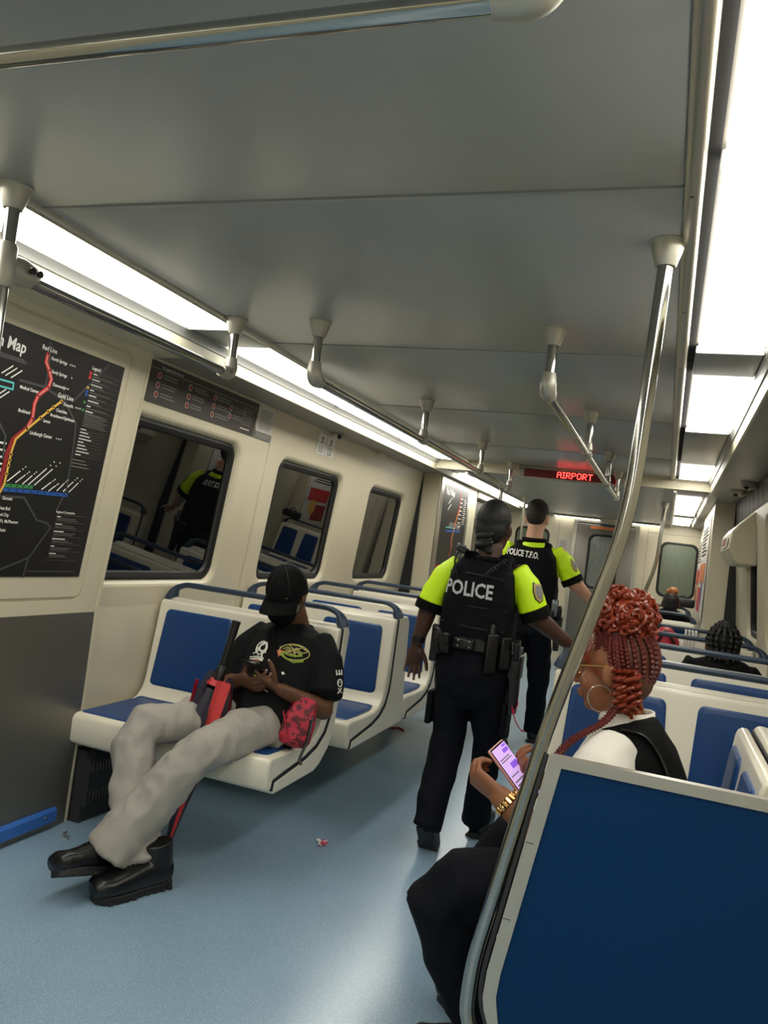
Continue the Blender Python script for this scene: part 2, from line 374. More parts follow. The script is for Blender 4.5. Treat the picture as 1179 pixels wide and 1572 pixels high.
for s, W, labs in ((-1, WL, ('dark left window reflecting the officer beside the map panel', 'dark window behind the capped man on the left', 'smaller dark left window farthest down the car')),
                   (1, WR, ('dark right window behind the red haired woman', 'dark right window beside the braided passenger', 'dark right window under the cream wall unit'))):
    for (a, b, c, d), lb in zip(W, labs):
        k += 1
        t = thing(f'window_{k}', lb, 'window', (s * 1.42, (a + b) / 2, c), kind='structure')
        L = [[WP(s, p[0], p[1], dp) for p in rrect(a + e, b - e, c + e, d - e, 0.08 - e * 0.4, 7)] for e, dp in ((-0.002, -0.026), (0.012, -0.024), (0.032, -0.030), (0.040, -0.046))]
        m = MB()
        for p, q in zip(L[:-1], L[1:]): m.ring(p, q)
        obj('gasket', m, 'black_rubber', t)
        m = MB().poly([WP(s, p[0], p[1], -0.045) for p in rrect(a, b, c, d, 0.08, 7)]); m.poly([WP(s, p[0], p[1], -0.055) for p in rrect(a, b, c, d, 0.08, 7)])
        obj('pane', m, 'tunnel_glass', t, False)
# near and far end walls
wn = obj('wall_near', MB().box((-1.46, Y0 - 0.05, 0), (1.46, Y0, 2.15)), 'cream', smooth=False); tag(wn, 'plain cream wall closing the car behind the viewpoint', 'wall', kind='structure')
wf = thing('wall_far', 'cream end wall of the car around the steel end door', 'wall', (0, Y1, 0), kind='structure')
bm = MB(); bm.box((-1.46, Y1, 0), (-0.40, Y1 + 0.06, 2.15)); bm.box((0.43, Y1, 0), (1.46, Y1 + 0.06, 2.15)); bm.box((-0.40, Y1, 1.96), (0.43, Y1 + 0.06, 2.15))
obj('end_panel', bm, 'cream', wf, False)
bm = MB()
for x in (-0.62, 0.56): bm.box((x, Y1 - 0.002, 0.3), (x + 0.004, Y1, 1.95))
bm.box((0.56, Y1 - 0.002, 1.90), (1.3, Y1, 1.904)); obj('panel_joint', bm, 'print_grey', wf, False)
def end_win(par, x0, x1, z0, z1, glass, y=Y1):
    m = MB(); L = [[(p[0], y - dp, p[1]) for p in rrect(x0 + e, x1 - e, z0 + e, z1 - e, 0.09 - e * 0.5, 6)] for e, dp in ((-0.012, -0.001), (-0.006, 0.01), (0.012, 0.012), (0.022, 0.004))]
    for p, q in zip(L[:-1], L[1:]): m.ring(p, q)
    obj('gasket', m, 'black_rubber', par); obj('pane', MB().poly([(p[0], y - 0.005, p[1]) for p in rrect(x0, x1, z0, z1, 0.09, 6)]), glass, par, False)
for n_, (x0, x1), lb in ((7, (0.745, 1.205), 'rounded greenish window right of the end door'), (8, (-1.205, -0.745), 'rounded window left of the end door, behind the tall officer')):
    t = thing(f'window_{n_}', lb, 'window', ((x0 + x1) / 2, Y1, 1.09), kind='structure'); end_win(t, x0, x1, 1.08, 1.79, 'green_glass')
dr = thing('door_1', 'brushed steel end door with a tall rounded window', 'door', (0.02, Y1, 0), kind='structure')
obj('door_leaf', MB().rbox((0.02, Y1 + 0.02, 0.965), (0.39, 0.03, 0.965), 0.006), 'brushed_steel', dr)
obj('door_frame', MB().ring([(p[0], Y1 - 0.012, p[1]) for p in rrect(-0.42, 0.45, -0.02, 1.99, 0.02, 2)], [(p[0], Y1 - 0.012, p[1]) for p in rrect(-0.372, 0.405, -0.01, 1.945, 0.02, 2)]), 'aluminium', dr, False)
end_win(dr, -0.19, 0.20, 1.06, 1.79, 'end_glass', Y1 - 0.012)
obj('warning_label', MB().box((-0.19, Y1 - 0.013, 1.865), (0.17, Y1 - 0.011, 1.905)), 'print_orange', dr, False)
obj('door_handle', MB().rbox((0.31, Y1 - 0.03, 1.0), (0.015, 0.02, 0.07), 0.008), 'aluminium', dr)
for x0, x1, lb in ((-0.70, -0.07, 'slim lit strip over the left of the end door'), (0.32, 0.74, 'slim lit strip over the right of the end door')):
    t = thing('end_light', lb, 'light', ((x0 + x1) / 2, Y1 - 0.05, 2.0), group='slim strips over the end door')
    obj('strip_housing', MB().rbox(((x0 + x1) / 2, Y1 - 0.05, 2.005), ((x1 - x0) / 2, 0.05, 0.014), 0.004), 'aluminium', t)
    obj('strip_lens', MB().rbox(((x0 + x1) / 2, Y1 - 0.05, 1.99), ((x1 - x0) / 2 - 0.01, 0.04, 0.004), 0.002), 'end_lens', t)
# far door pockets
def pocket(s, y0, y1, x, nm, i):
    t = thing(f'trim_{i}', nm, 'door pocket', (s * x, y0, 0), kind='structure')
    pr = [(s * x, 2.04), (s * (x + 0.008), 1.0), (s * (x + 0.03), 0.0), (s * 1.46, 0.0), (s * 1.36, 2.04)]
    obj('pocket_body', MB().prism(pr, 'y', y0, y1), 'cream', t, False, bevel=0.008)
    return t
pkl = pocket(-1, 6.945, 8.45, 1.17, 'cream door pocket holding the far map on the left', 3)
pkr = pocket(1, 7.21, 9.1, 1.17, 'cream door pocket beyond the right wall unit', 4)
pkr2 = pocket(1, 10.1, 11.19, 1.22, 'farthest cream pocket beside the end wall on the right', 5)
# far sliding door on the left
dl = thing('door_2', 'steel sliding side door past the far map', 'door', (-1.3, 9.2, 0), kind='structure')
for a, b in ((8.47, 9.2), (9.21, 9.95)):
    obj('door_leaf', MB().prism([(-1.30, 0), (-1.24, 1.95), (-1.28, 1.95), (-1.34, 0)], 'y', a, b), 'brushed_steel', dl, False)
    obj('leaf_window', MB().poly([(-1.3 + 0.06 * p[1] / 1.95 + 0.004, p[0], p[1]) for p in rrect(a + 0.14, b - 0.14, 1.0, 1.72, 0.08, 5)]), 'tunnel_glass', dl, False)
    obj('leaf_edge', MB().prism([(-1.296, 0), (-1.236, 1.95), (-1.25, 1.95), (-1.31, 0)], 'y', b - 0.012, b + 0.006), 'black_rubber', dl, False)
obj('door_header', MB().box((-1.36, 8.46, 1.94), (-1.16, 9.97, 2.04)), 'cream', dl, False)

# --- near left door-pocket panel with steel lower half
np_ = thing('trim_6', 'cream and steel door pocket panel carrying the big map at left', 'wall panel', (-1.41, 2.0, 0), kind='structure')
OFF = 0.03
def NP(y, z, off=OFF): return WP(-1, y, z, off)
L0, L1 = 1.15, 2.785
m = MB(); fr = [(L0, 0.9), (L1 - 0.012, 0.9), (L1 - 0.012, 2.045), (L0, 2.045)]
# frame outer, groove and inner field
def loopNP(y0, y1, z0, z1, r, off): return [NP(p[0], p[1], off) for p in rrect(y0, y1, z0, z1, r, 5)]
def rect_like(y0, y1, z0, z1, off): return [NP(p[0], p[1], off) for p in rrect(y0, y1, z0, z1, 0.0005, 5)]
A = rect_like(L0, L1, 0.889, 2.045, OFF); B = loopNP(1.2, 2.675, 0.945, 1.978, 0.035, OFF); Bg = loopNP(1.203, 2.672, 0.948, 1.975, 0.033, OFF - 0.007); Bh = loopNP(1.209, 2.666, 0.954, 1.969, 0.03, OFF - 0.007); D = loopNP(1.213, 2.662, 0.958, 1.965, 0.028, OFF + 0.002)
m.ring(A, B); m.ring(B, Bg); m.ring(Bg, Bh); m.ring(Bh, D); m.poly(D)
obj('upper_panel', m, 'cream', np_, True, ang=25)
obj('steel_lower_panel', MB().prism([(-wx(0.0) + 0.031, 0.0), (-wx(0.3) + 0.033, 0.3), (-wx(0.6) + 0.034, 0.6), (-wx(0.889) + 0.031, 0.889), (-wx(0.889) + 0.0, 0.889), (-wx(0) - 0.0, 0.0)], 'y', L0, L1 - 0.008), 'brushed_steel', np_, True)
zs = [0.0, 0.3, 0.6, 0.89, 1.3, 1.7, 2.045]
m = MB()
for dy in (0, 1): pass
pv = [(-wx(z) + 0.035, z) for z in zs] + [(-wx(z) - 0.01, z) for z in zs[::-1]]
obj('edge_trim', MB().prism(pv, 'y', L1 - 0.008, L1 + 0.004), 'cream', np_, True, ang=60)
bt = thing('kick_strip', 'bright blue strip along the foot of the steel panel', 'strip', (-1.40, 2.4, 0.04))
obj('strip_bar', MB().prism([(-1.412, 0.035), (-1.395, 0.03), (-1.392, 0.075), (-1.400, 0.085), (-1.412, 0.085)], 'y', 1.3, 2.70), 'blue_trim', bt, True)
obj('strip_screw', MB().lathe((-1.393, 2.64, 0.058), [(0, 0.007), (0.002, 0.006), (0.003, 0.001)], axis=(1, 0, 0), n=10), 'screw', bt)
# heaters under the seats
def heater(s, y0, y1, lab):
    t = thing('heater', lab, 'heater', (s * 1.36, y0, 0), group='floor heaters under the seats')
    obj('casing', MB().prism([(s * 1.335, 0.07), (s * 1.335, 0.26), (s * 1.37, 0.30), (s * 1.435, 0.30), (s * 1.435, 0.0), (s * 1.36, 0.0), (s * 1.36, 0.07)], 'y', y0, y1), 'heater_dark', t, False)
    m = MB()
    n = int((y1 - y0) / 0.02)
    for i in range(n):
        y = y0 + 0.012 + i * 0.02
        for z in ((0.095, 0.135), (0.215, 0.25)): m.box((s * 1.331, y, z[0]), (s * 1.336, y + 0.008, z[1]))
    o = obj('grille_slots', m, 'screw', t, False); o['kind'] = 'stuff'
heater(-1, 2.80, 4.6, 'dark slotted heater along the floor under the left seats'); heater(1, 2.75, 4.6, 'dark slotted heater along the floor under the right seats')
# ================================================================== POLES AND GRAB RAILS
def flange(mb, x, y, z=2.10, r0=0.0375, r1=0.0225, h=0.060):
    mb.lathe((x, y, z), [(0.001, r0 + 0.004), (-0.004, r0 + 0.004), (-0.006, r0), (-0.02, r0 - 0.002), (-h * 0.97, r1 + 0.001), (-h, r1), (-h, r1 - 0.008)], n=24)
RZ = 1.888
def post(par, x, y, zt, end=False, dr=1, zc=2.10):
    m = MB(); flange(m, x, y, zc); obj('flange', m, 'cast_grey', par)
    obj('stem', MB().tube([(x, y, zc - 0.05), (x, y, zt + 0.02)], 0.0165, 14), 'pole_steel', par)
    m = MB()
    if end: m.tube(bend([(x, y, zt + 0.062), (x, y, zt), (x, y + dr * 0.062, zt)], 0.045, 8), [0.021] + [0.0265] * 9 + [0.022], 16)
    else:
        m.tube([(x, y, zt + 0.055), (x, y, zt + 0.02)], [0.0185, 0.024], 14); m.tube([(x, y - 0.032, zt), (x, y - 0.026, zt), (x, y + 0.026, zt), (x, y + 0.032, zt)], [0.0185, 0.023, 0.023, 0.0185], 14)
    f = obj('fitting', m, 'cast_grey', par)
    if end: obj('set_screw', MB().lathe((x + 0.023, y + dr * 0.03, zt), [(0, 0.004), (0.004, 0.004), (0.004, 0.001)], axis=(1, 0, 0), n=8), 'screw', f)
def rail(lab, x, ya, yb, posts, start=True, zc=2.1):
    t = thing('ceiling_grab_rail', lab, 'grab rail', (x, ya, RZ))
    obj('rail_bar', MB().tube([(x, ya + 0.05, RZ), (x, yb, RZ)], 0.0165, 16), 'pole_steel', t)
    for i, y in enumerate(posts): post(t, x, y, RZ, end=(i == 0 and start) or (i == len(posts) - 1), dr=1 if i == 0 else -1)
rail('long ceiling grab rail over the left seats and officers', -0.42, 2.56, 6.3, [2.56, 3.93, 5.29, 6.34])
rail('ceiling grab rail starting at the elbow right of centre', 0.42, 2.57, 6.3, [2.57, 3.96, 5.31, 6.34])
# left pole with clamp and short rail
t = thing('clamped_pole_rail', 'vertical pole at the left edge with a clamped rail to an elbow', 'grab pole', (-0.765, 1.48, 0))
m = MB(); flange(m, -0.765, 1.478); obj('flange', m, 'cast_grey', t)
obj('pole', MB().tube([(-0.765, 1.478, 2.05), (-0.765, 1.478, 0.0)], 0.0175, 16), 'pole_steel', t)
cl = obj('clamp', MB().tube([(-0.765, 1.478, 1.955), (-0.765, 1.478, 1.945), (-0.765, 1.478, 1.855), (-0.765, 1.478, 1.845)], [0.021, 0.0255, 0.0255, 0.021], 18).tube([(-0.765, 1.47, 1.90), (-0.765, 1.53, 1.90), (-0.765, 1.57, 1.902), (-0.765, 1.585, 1.902)], [0.03, 0.038, 0.030, 0.02], 16, side=(0, 0, 1), flat=.66), 'cast_grey', t)
for yy in (1.535, 1.56): obj('clamp_screw', MB().lathe((-0.735, yy, 1.905), [(0, 0.009), (0.006, 0.009), (0.007, 0.004)], axis=(1, 0, 0), n=10), 'black', cl)
obj('floor_flange', MB().lathe((-0.765, 1.478, 0.0), [(0, 0.05), (0.006, 0.05), (0.03, 0.024), (0.03, 0.015)]), 'cast_grey', t)
obj('rail_bar', MB().tube([(-0.765, 1.56, RZ), (-0.765, 2.50, RZ)], 0.0165, 16), 'pole_steel', t)
post(t, -0.765, 2.555, RZ, True, -1)
# cross bar overhead, close to the camera
t = thing('overhead_cross_bar', 'thick steel bar crossing the ceiling at the top edge', 'grab rail', (0, 0.86, 2.0))
obj('rail_bar', MB().tube([(-0.72, 0.853, 1.975), (0.60, 0.858, 1.975)], 0.0145, 20), 'pole_steel', t)
for x, d in ((-0.75, 1), (0.65, -1)):
    m = MB(); flange(m, x, 0.855); obj('flange', m, 'cast_grey', t); obj('stem', MB().tube([(x, 0.855, 2.06), (x, 0.855, 1.98)], 0.0165, 14), 'pole_steel', t)
    obj('fitting', MB().tube(bend([(x, 0.855, 2.037), (x, 0.855, 1.975), (x + d * 0.062, 0.855, 1.975)], 0.045, 8), [0.021] + [0.0265] * 9 + [0.022], 16), 'cast_grey', t)
# windscreens with bent pole
def windscreen(s, yp, lab, plab, zc=2.10, xm=1.40):
    def X(x): return s * x
    pts = bend([(X(0.768), yp, zc - 0.05), (X(0.752), yp, 1.46), (X(0.624), yp, 0.96), (X(0.5185), yp, 0.40), (X(0.517), yp, 0.26), (X(0.60), yp, 0.175), (X(0.75), yp, 0.172), (X(xm - .02), yp, 0.172)], 0.13, 10)
    t = thing('bent_pole', plab, 'grab pole', (X(0.6), yp, 0.2))
    m = MB(); flange(m, X(0.768), yp, zc); obj('flange', m, 'cast_grey', t)
    obj('pole', MB().tube(pts, 0.0172, 18), 'pole_steel', t)
    t2 = thing('windscreen', lab, 'partition', (X(1.0), yp, 0.2))
    out = [(0.640, 0.905), (xm, 0.905), (xm, 0.19), (0.73, 0.19)] + [(0.655, 0.196), (0.600, 0.226), (0.566, 0.275), (0.553, 0.335), (0.556, 0.395)]
    inn = [(0.668, 0.880), (xm - .025, 0.880), (xm - .025, 0.215), (0.735, 0.215)] + [(0.668, 0.220), (0.622, 0.245), (0.594, 0.287), (0.583, 0.340), (0.587, 0.395)]
    fo = [(X(a), yp - 0.012, b) for a, b in out]; fi = [(X(a), yp - 0.012, b) for a, b in inn]; bo = [(X(a), yp + 0.012, b) for a, b in out]; bi = [(X(a), yp + 0.012, b) for a, b in inn]
    obj('frame', MB().ring(fo, fi).ring(bo, bi).ring(fo, bo).ring(fi, bi), 'frame_steel', t2, False)
    obj('panel', MB().prism([(X(a), b) for a, b in inn], 'y', yp - 0.006, yp + 0.006), 'blue_panel', t2, False)
    ch = [(0.640, 0.90), (0.5560, 0.42)]; d = V((ch[1][0] - ch[0][0], 0, ch[1][1] - ch[0][1]))
    m = MB().tube(bend([(X(0.632), yp - 0.008, 0.905), (X(0.548), yp - 0.008, 0.40), (X(0.545), yp - 0.008, 0.33), (X(0.592), yp - 0.008, 0.215), (X(0.70), yp - 0.008, 0.182)], 0.09, 8), 0.006, 8)
    obj('channel_strip', m, 'heater_dark', t2)
    for z in (0.70, 0.52): x = 0.640 - (0.90 - z) * 0.175 + 0.014; obj('joint_line', MB().box((X(x) - 0.01, yp - 0.0126, z), (X(x) + 0.008, yp - 0.0118, z + 0.0015)), 'dark_gap', t2, False)
    for x in (xm - .1,): obj('floor_post', MB().tube([(X(x), yp, 0.18), (X(x), yp, 0.0)], 0.0175, 12), 'pole_steel', t2)
windscreen(1, 1.87, 'big blue windscreen panel in a steel frame beside the woman', 'bent steel pole rising from the nearest windscreen to the ceiling')
windscreen(1, 7.75, 'far blue windscreen panel under the bent far pole', 'bent steel pole far down the car near the end window', zc=2.02, xm=1.15)
for y, lb in ((7.42, 'slim vertical pole just left of the tall officer, nearer one'), (8.72, 'slim vertical pole just left of the tall officer, farther one')):
    t = thing('vertical_pole', lb, 'grab pole', (-0.70, y, 0)); m = MB(); flange(m, -0.70, y, 2.02); obj('flange', m, 'cast_grey', t)
    obj('pole', MB().tube([(-0.70, y, 1.97), (-0.70, y, 0.0)], 0.0165, 14), 'pole_steel', t)
    obj('floor_flange', MB().lathe((-0.70, y, 0.0), [(0, 0.045), (0.006, 0.045), (0.03, 0.022), (0.03, 0.012)]), 'cast_grey', t)

# ================================================================== SEATS
def seat(name, lab, s, W=0.94, full=False, grp=None, rail_on=True):
    """local: front edge at y=0 facing -y, aisle end x=0, runs to x=-s*... (s=-1: to -x)"""
    t = thing(name, lab, 'seat', (0, 0, 0), group=grp)
    def X(d): return s * d
    lin = [(0.012, 0.34), (0.0, 0.36), (-0.002, 0.445), (0.008, 0.462), (0.03, 0.468), (0.20, 0.462), (0.36, 0.462), (0.425, 0.478), (0.462, 0.515), (0.478, 0.56), (0.522, 0.925), (0.528, 0.944), (0.548, 0.950), (0.562, 0.94), (0.548, 0.60), (0.538, 0.545), (0.50, 0.48), (0.43, 0.435), (0.33, 0.408), (0.05, 0.375), (0.04, 0.34)]
    if not full: out = [(0.046, 0.333), (0.056, 0.372), (0.33, 0.401), (0.435, 0.428), (0.508, 0.474), (0.546, 0.54), (0.556, 0.60), (0.570, 0.952), (0.585, 0.962), (0.625, 0.955), (0.645, 0.925), (0.632, 0.80), (0.615, 0.60), (0.600, 0.48), (0.555, 0.40), (0.48, 0.345), (0.42, 0.325), (0.06, 0.322)]
    else: out = [(0.046, 0.340), (0.056, 0.372), (0.33, 0.401), (0.435, 0.428), (0.508, 0.474), (0.546, 0.54), (0.556, 0.60), (0.570, 0.952), (0.60, 0.962), (0.72, 0.955), (0.752, 0.925), (0.79, 0.60), (0.815, 0.47), (0.83, 0.335), (0.06, 0.330)]
    gas = [(0.042, 0.338), (0.050, 0.374), (0.33, 0.4045), (0.433, 0.4315), (0.504, 0.477), (0.542, 0.542), (0.552, 0.60), (0.566, 0.946), (0.571, 0.946), (0.558, 0.60), (0.549, 0.539), (0.511, 0.471), (0.436, 0.425), (0.33, 0.398), (0.056, 0.368), (0.047, 0.336)]
    lin, out, gas = [[(y, z - .018 if z > .9 else z) for y, z in L_] for L_ in (lin, out, gas)]
    obj('seat_liner', MB().prism(lin, 'x', X(0.0), X(W)), 'cream_seat', t, True, bevel=0.012, ang=35)
    obj('outer_shell', MB().prism(out, 'x', X(-0.006), X(W)), 'cream_seat', t, True, bevel=0.01, ang=35)
    obj('gasket_strip', MB().prism(gas, 'x', X(-0.004), X(W)), 'rubber', t, True, ang=60)
    # blue inserts: two backs, two pans
    def back_pt(x, z, d=0.0):
        y = 0.478 + (z - 0.56) * 0.1205; return (X(x), y - d, z)
    mid = W / 2
    for a, b in ((0.055, mid - 0.04), (mid + 0.04, W - 0.035)):
        L = []
        for e, d in ((0, -0.004), (0.0, 0.004), (0.006, 0.008), (0.02, 0.010)):
            lp = []
            for px, pz in rrect(a + e, b - e, 0.528 + e, 0.890 - e, 0.025, 4):
                tpr = (pz - 0.55) / 0.36 * 0.028; c = (a + b) / 2; px = c + (px - c) * (1 - tpr / ((b - a) / 2) * 0.6); lp.append(back_pt(px, pz, d))
            L.append(lp)
        m = MB(); [m.ring(p, q) for p, q in zip(L[:-1], L[1:])]; m.poly(L[-1]); obj('back_insert', m, 'blue_vinyl', t)
        L = []
        for e, d in ((0, -0.004), (0.0, 0.003), (0.006, 0.006), (0.02, 0.008)):
            lp = []
            for px, py in rrect(a - 0.022 + e, b + 0.022 - e, 0.035 + e, 0.43 - e, 0.025, 4):
                z = 0.468 - 0.006 * min(1, py / 0.2) + (max(0, py - 0.36) ** 2 * 3.2); lp.append((X(px), py, z + d))
            L.append(lp)
        m = MB(); [m.ring(p, q) for p, q in zip(L[:-1], L[1:])]; m.poly(L[-1]); obj('pan_insert', m, 'blue_vinyl', t)
    if rail_on:
        yr = 0.592
        pts = bend([(X(0.012), yr + 0.004, 0.930), (X(0.030), yr, 0.985), (X(0.085), yr, 1.008), (X(W - 0.085), yr, 1.008), (X(W - 0.03), yr, 0.985), (X(W - 0.008), yr + 0.004, 0.930)], 0.05, 6)
        n = len(pts); rr = [0.0145 + 0.017 * max(0, 1 - min(i, n - 1 - i) / 7.0) ** 1.5 for i in range(n)]
        obj('grab_handle', MB().tube(pts, rr, 14, side=(0, 1, 0), flat=0.95), 'rail_blue', t)
    obj('wall_bracket', MB().box((X(W - 0.03), 0.10, 0.31), (X(W), 0.42, 0.33)).box((X(W - 0.35), 0.20, 0.305), (X(W), 0.36, 0.325)), 'heater_dark', t, False)
    return t
G = 'two-place cream seats with blue inserts'
sl = seat('train_seat', 'cream seat with blue inserts holding the capped man', -1, grp=G); sl.location = (-0.48, 2.735, 0)
sf = seat('train_seat', 'left seat right behind the capped man', -1, full=True, grp=G); sf.location = (-0.48, 3.525, 0)
copy_tree(sf, (-0.48, 4.385, 0), 'third left seat, half hidden by the policewoman'); copy_tree(sf, (-0.48, 5.225, 0), 'fourth left seat, only its handle shows left of the policewoman')
sr = seat('train_seat', 'right seat straight behind the red haired woman', 1, grp=G); sr.location = (0.48, 2.63, 0)
copy_tree(sr, (0.48, 3.46, 0), 'second right seat, in front of the braided passenger'); copy_tree(sr, (0.48, 4.31, 0), 'third right seat, the braided passenger sits on it')
copy_tree(sr, (0.48, 5.12, 0), 'fourth right seat with the red bag')
f1 = seat('train_seat', 'far right seat facing this way past the bun-haired passenger', 1, W=0.66, grp=G); f1.location = (0.48, 9.0, 0)
f2 = seat('train_seat', 'far right seat carrying the bun-haired passenger', -1, W=0.66, grp=G); f2.location = (0.48, 8.47, 0); f2.rotation_euler = (0, 0, math.pi)
ss = seat('train_seat', 'aisle-facing seat of the red haired woman behind the windscreen', 1, W=0.66, grp=G, rail_on=False); ss.location = (0.56, 2.58, 0); ss.rotation_euler = (0, 0, -math.pi / 2)

# ================================================================== SIGN, CAMERA, WALL UNIT
t = thing('led_sign', 'red LED destination sign reading AIRPORT on the header', 'sign', (0.04, 6.49, 2.0))
obj('sign_housing', MB().rbox((0.045, 6.485, 2.048), (0.425, 0.02, 0.052), 0.004), 'cast_grey', t)
obj('sign_glass', MB().box((-0.335, 6.463, 2.012), (0.425, 6.466, 2.078)), 'led_off', t, False)
for x in (-0.358, 0.448):
    for z in (2.02, 2.075): obj('screw', MB().lathe((x, 6.466, z), [(0, 0.006), (-0.0, 0.006), (-0.003, 0.003)], axis=(0, 1, 0), n=8), 'screw', t)
FONT = {'A': ['01110', '10001', '10001', '11111', '10001', '10001', '10001'], 'I': ['111', '010', '010', '010', '010', '010', '111'], 'R': ['11110', '10001', '10001', '11110', '10100', '10010', '10001'],
        'P': ['11110', '10001', '10001', '11110', '10000', '10000', '10000'], 'O': ['01110', '10001', '10001', '10001', '10001', '10001', '01110'], 'T': ['11111', '00100', '00100', '00100', '00100', '00100', '00100']}
m = MB(); cx = -0.065; st = 0.0072
for ch in 'AIRPORT':
    g = FONT[ch]
    for r, row in enumerate(g):
        for c_, q in enumerate(row):
            if q == '1':
                x = cx + c_ * st; z = 2.071 - r * st; m.box((x, 6.4605, z - 0.0058), (x + 0.0058, 6.4632, z))
    cx += (len(g[0]) + 1) * st
obj('led_lettering', m, 'led_on', t, False, label='glowing red AIRPORT lettering')
t = thing('security_camera', 'small round camera under the left soffit above stickers', 'camera', (-1.30, 4.78, 2.015))
obj('camera_base', MB().lathe((-1.285, 4.78, 2.012), [(0.004, 0.045), (-0.012, 0.045), (-0.018, 0.04), (-0.018, 0.01)]), 'soffit_grey', t)
e_ = obj('camera_eye', MB().ell((-1.28, 4.78, 1.998), (0.033, 0.035, 0.028)), 'cream', t); obj('camera_lens', MB().lathe((-1.262, 4.757, 1.985), [(0, 0.014), (0.012, 0.014), (0.014, 0.004)], axis=(0.6, -0.6, -0.5), n=12), 'black', e_)
t = thing('speaker_box', 'tiny cream box under the left soffit before the last window', 'box', (-1.3, 5.68, 2.015)); obj('box_body', MB().rbox((-1.295, 5.68, 1.999), (0.02, 0.05, 0.014), 0.006), 'cream', t); obj('box_slot', MB().box((-1.276, 5.65, 1.996), (-1.2745, 5.71, 2.000)), 'print_grey', t, False)
for (x, y), lb in (((1.285, 5.56), 'round dome camera nearer us under the right soffit'), ((1.262, 6.07), 'round speaker dome farther along the right soffit')):
    t = thing('ceiling_dome', lb, 'dome', (x, y, 2.02)); obj('dome_base', MB().lathe((x, y, 2.011), [(0, 0.055), (-0.014, 0.055), (-0.032, 0.05), (-0.045, 0.035), (-0.048, 0.012)]), 'soffit_grey', t); obj('dome_eye', MB().ell((x - 0.02, y - 0.032, 1.968), (0.016, 0.016, 0.012)), 'black', t)
t = thing('wall_unit', 'chunky cream box with a small display on the right wall', 'wall unit', (1.3, 6.1, 1.48))
pr = [(1.375, 1.835), (1.335, 1.82), (1.25, 1.735), (1.215, 1.68), (1.208, 1.575), (1.24, 1.51), (1.275, 1.478), (1.385, 1.478)]
obj('unit_body', MB().prism(pr, 'y', 5.62, 6.5), 'cream', t, True, bevel=0.01, ang=20)
d_ = obj('display_frame', MB().add([(1.2035 + 0.0065 * (1.68 - z) / 0.105 * 0, y, z) for y, z in ((5.75, 1.665), (6.35, 1.665), (6.35, 1.59), (5.75, 1.59))], [(0, 1, 2, 3)]), 'paper', t, False)
obj('display_glass', MB().add([(1.2015, y, z) for y, z in ((5.85, 1.65), (6.25, 1.65), (6.25, 1.605), (5.85, 1.605))], [(0, 1, 2, 3)]), 'led_off', d_, False)

# ================================================================== POSTERS AND LETTERING
class Print:
    """flat print on a plane: origin, right, up vectors"""
    def __init__(s, o, r, u): s.o, s.r, s.u = V(o), V(r), V(u); s.n = s.r.cross(s.u).normalized(); s.L = {}
    def pt(s, x, y, d=0.0012): return s.o + s.r * x + s.u * y + s.n * d
    def m(s, k): return s.L.setdefault(k, MB())
    def rect(s, k, x0, x1, y0, y1, d=0.0012): s.m(k).add([s.pt(x0, y0, d), s.pt(x1, y0, d), s.pt(x1, y1, d), s.pt(x0, y1, d)], [(0, 1, 2, 3)])
    def line(s, k, pts, w, d=0.0012):
        for i in range(len(pts) - 1):
            a, b = V((*pts[i], 0)), V((*pts[i + 1], 0)); t = (b - a).normalized(); p = V((-t.y, t.x, 0)) * w / 2; a = a - t * w * 0.3; b = b + t * w * 0.3
            s.m(k).add([s.pt(q.x, q.y, d + i * 0.000005) for q in (a - p, b - p, b + p, a + p)], [(0, 1, 2, 3)])
    def dot(s, k, x, y, r, d=0.0018, n=10): s.m(k).add([s.pt(x + r * math.cos(2 * math.pi * i / n), y + r * math.sin(2 * math.pi * i / n), d) for i in range(n)], [tuple(range(n))])
    def text(s, k, str_, x, y, size, bold=0.0, ang=0, xs=1.0, align='LEFT', d=0.0016):
        vs, fs = text_mesh(str_, size, bold, xs, align); c, q = math.cos(math.radians(ang)), math.sin(math.radians(ang))
        s.m(k).add([s.pt(x + a * c - b * q, y + a * q + b * c, d) for a, b in vs], fs)
    def greek(s, k, x, y, w, n, lh, h, rag=0.3):
        for i in range(n): s.rect(k, x, x + w * (1 - rag * random.random()), y - i * lh, y - i * lh + h)
    def build(s, parent, pre='print'):
        nm = {'print_white': 'white_lettering', 'print_grey': 'small_print', 'print_dark_grey': 'road_lines', 'print_red': 'red_route', 'print_darkred': 'dark_red_route', 'print_gold': 'gold_route', 'print_green': 'green_route', 'print_blue': 'blue_route', 'print_teal': 'teal_route', 'print_orange': 'orange_marks', 'print_black': 'black_marks', 'paper': 'pale_patch', 'print_brown': 'brown_patch'}
        for k, mb in s.L.items(): obj(nm.get(k, k), mb, k, parent, False)['kind'] = 'stuff'
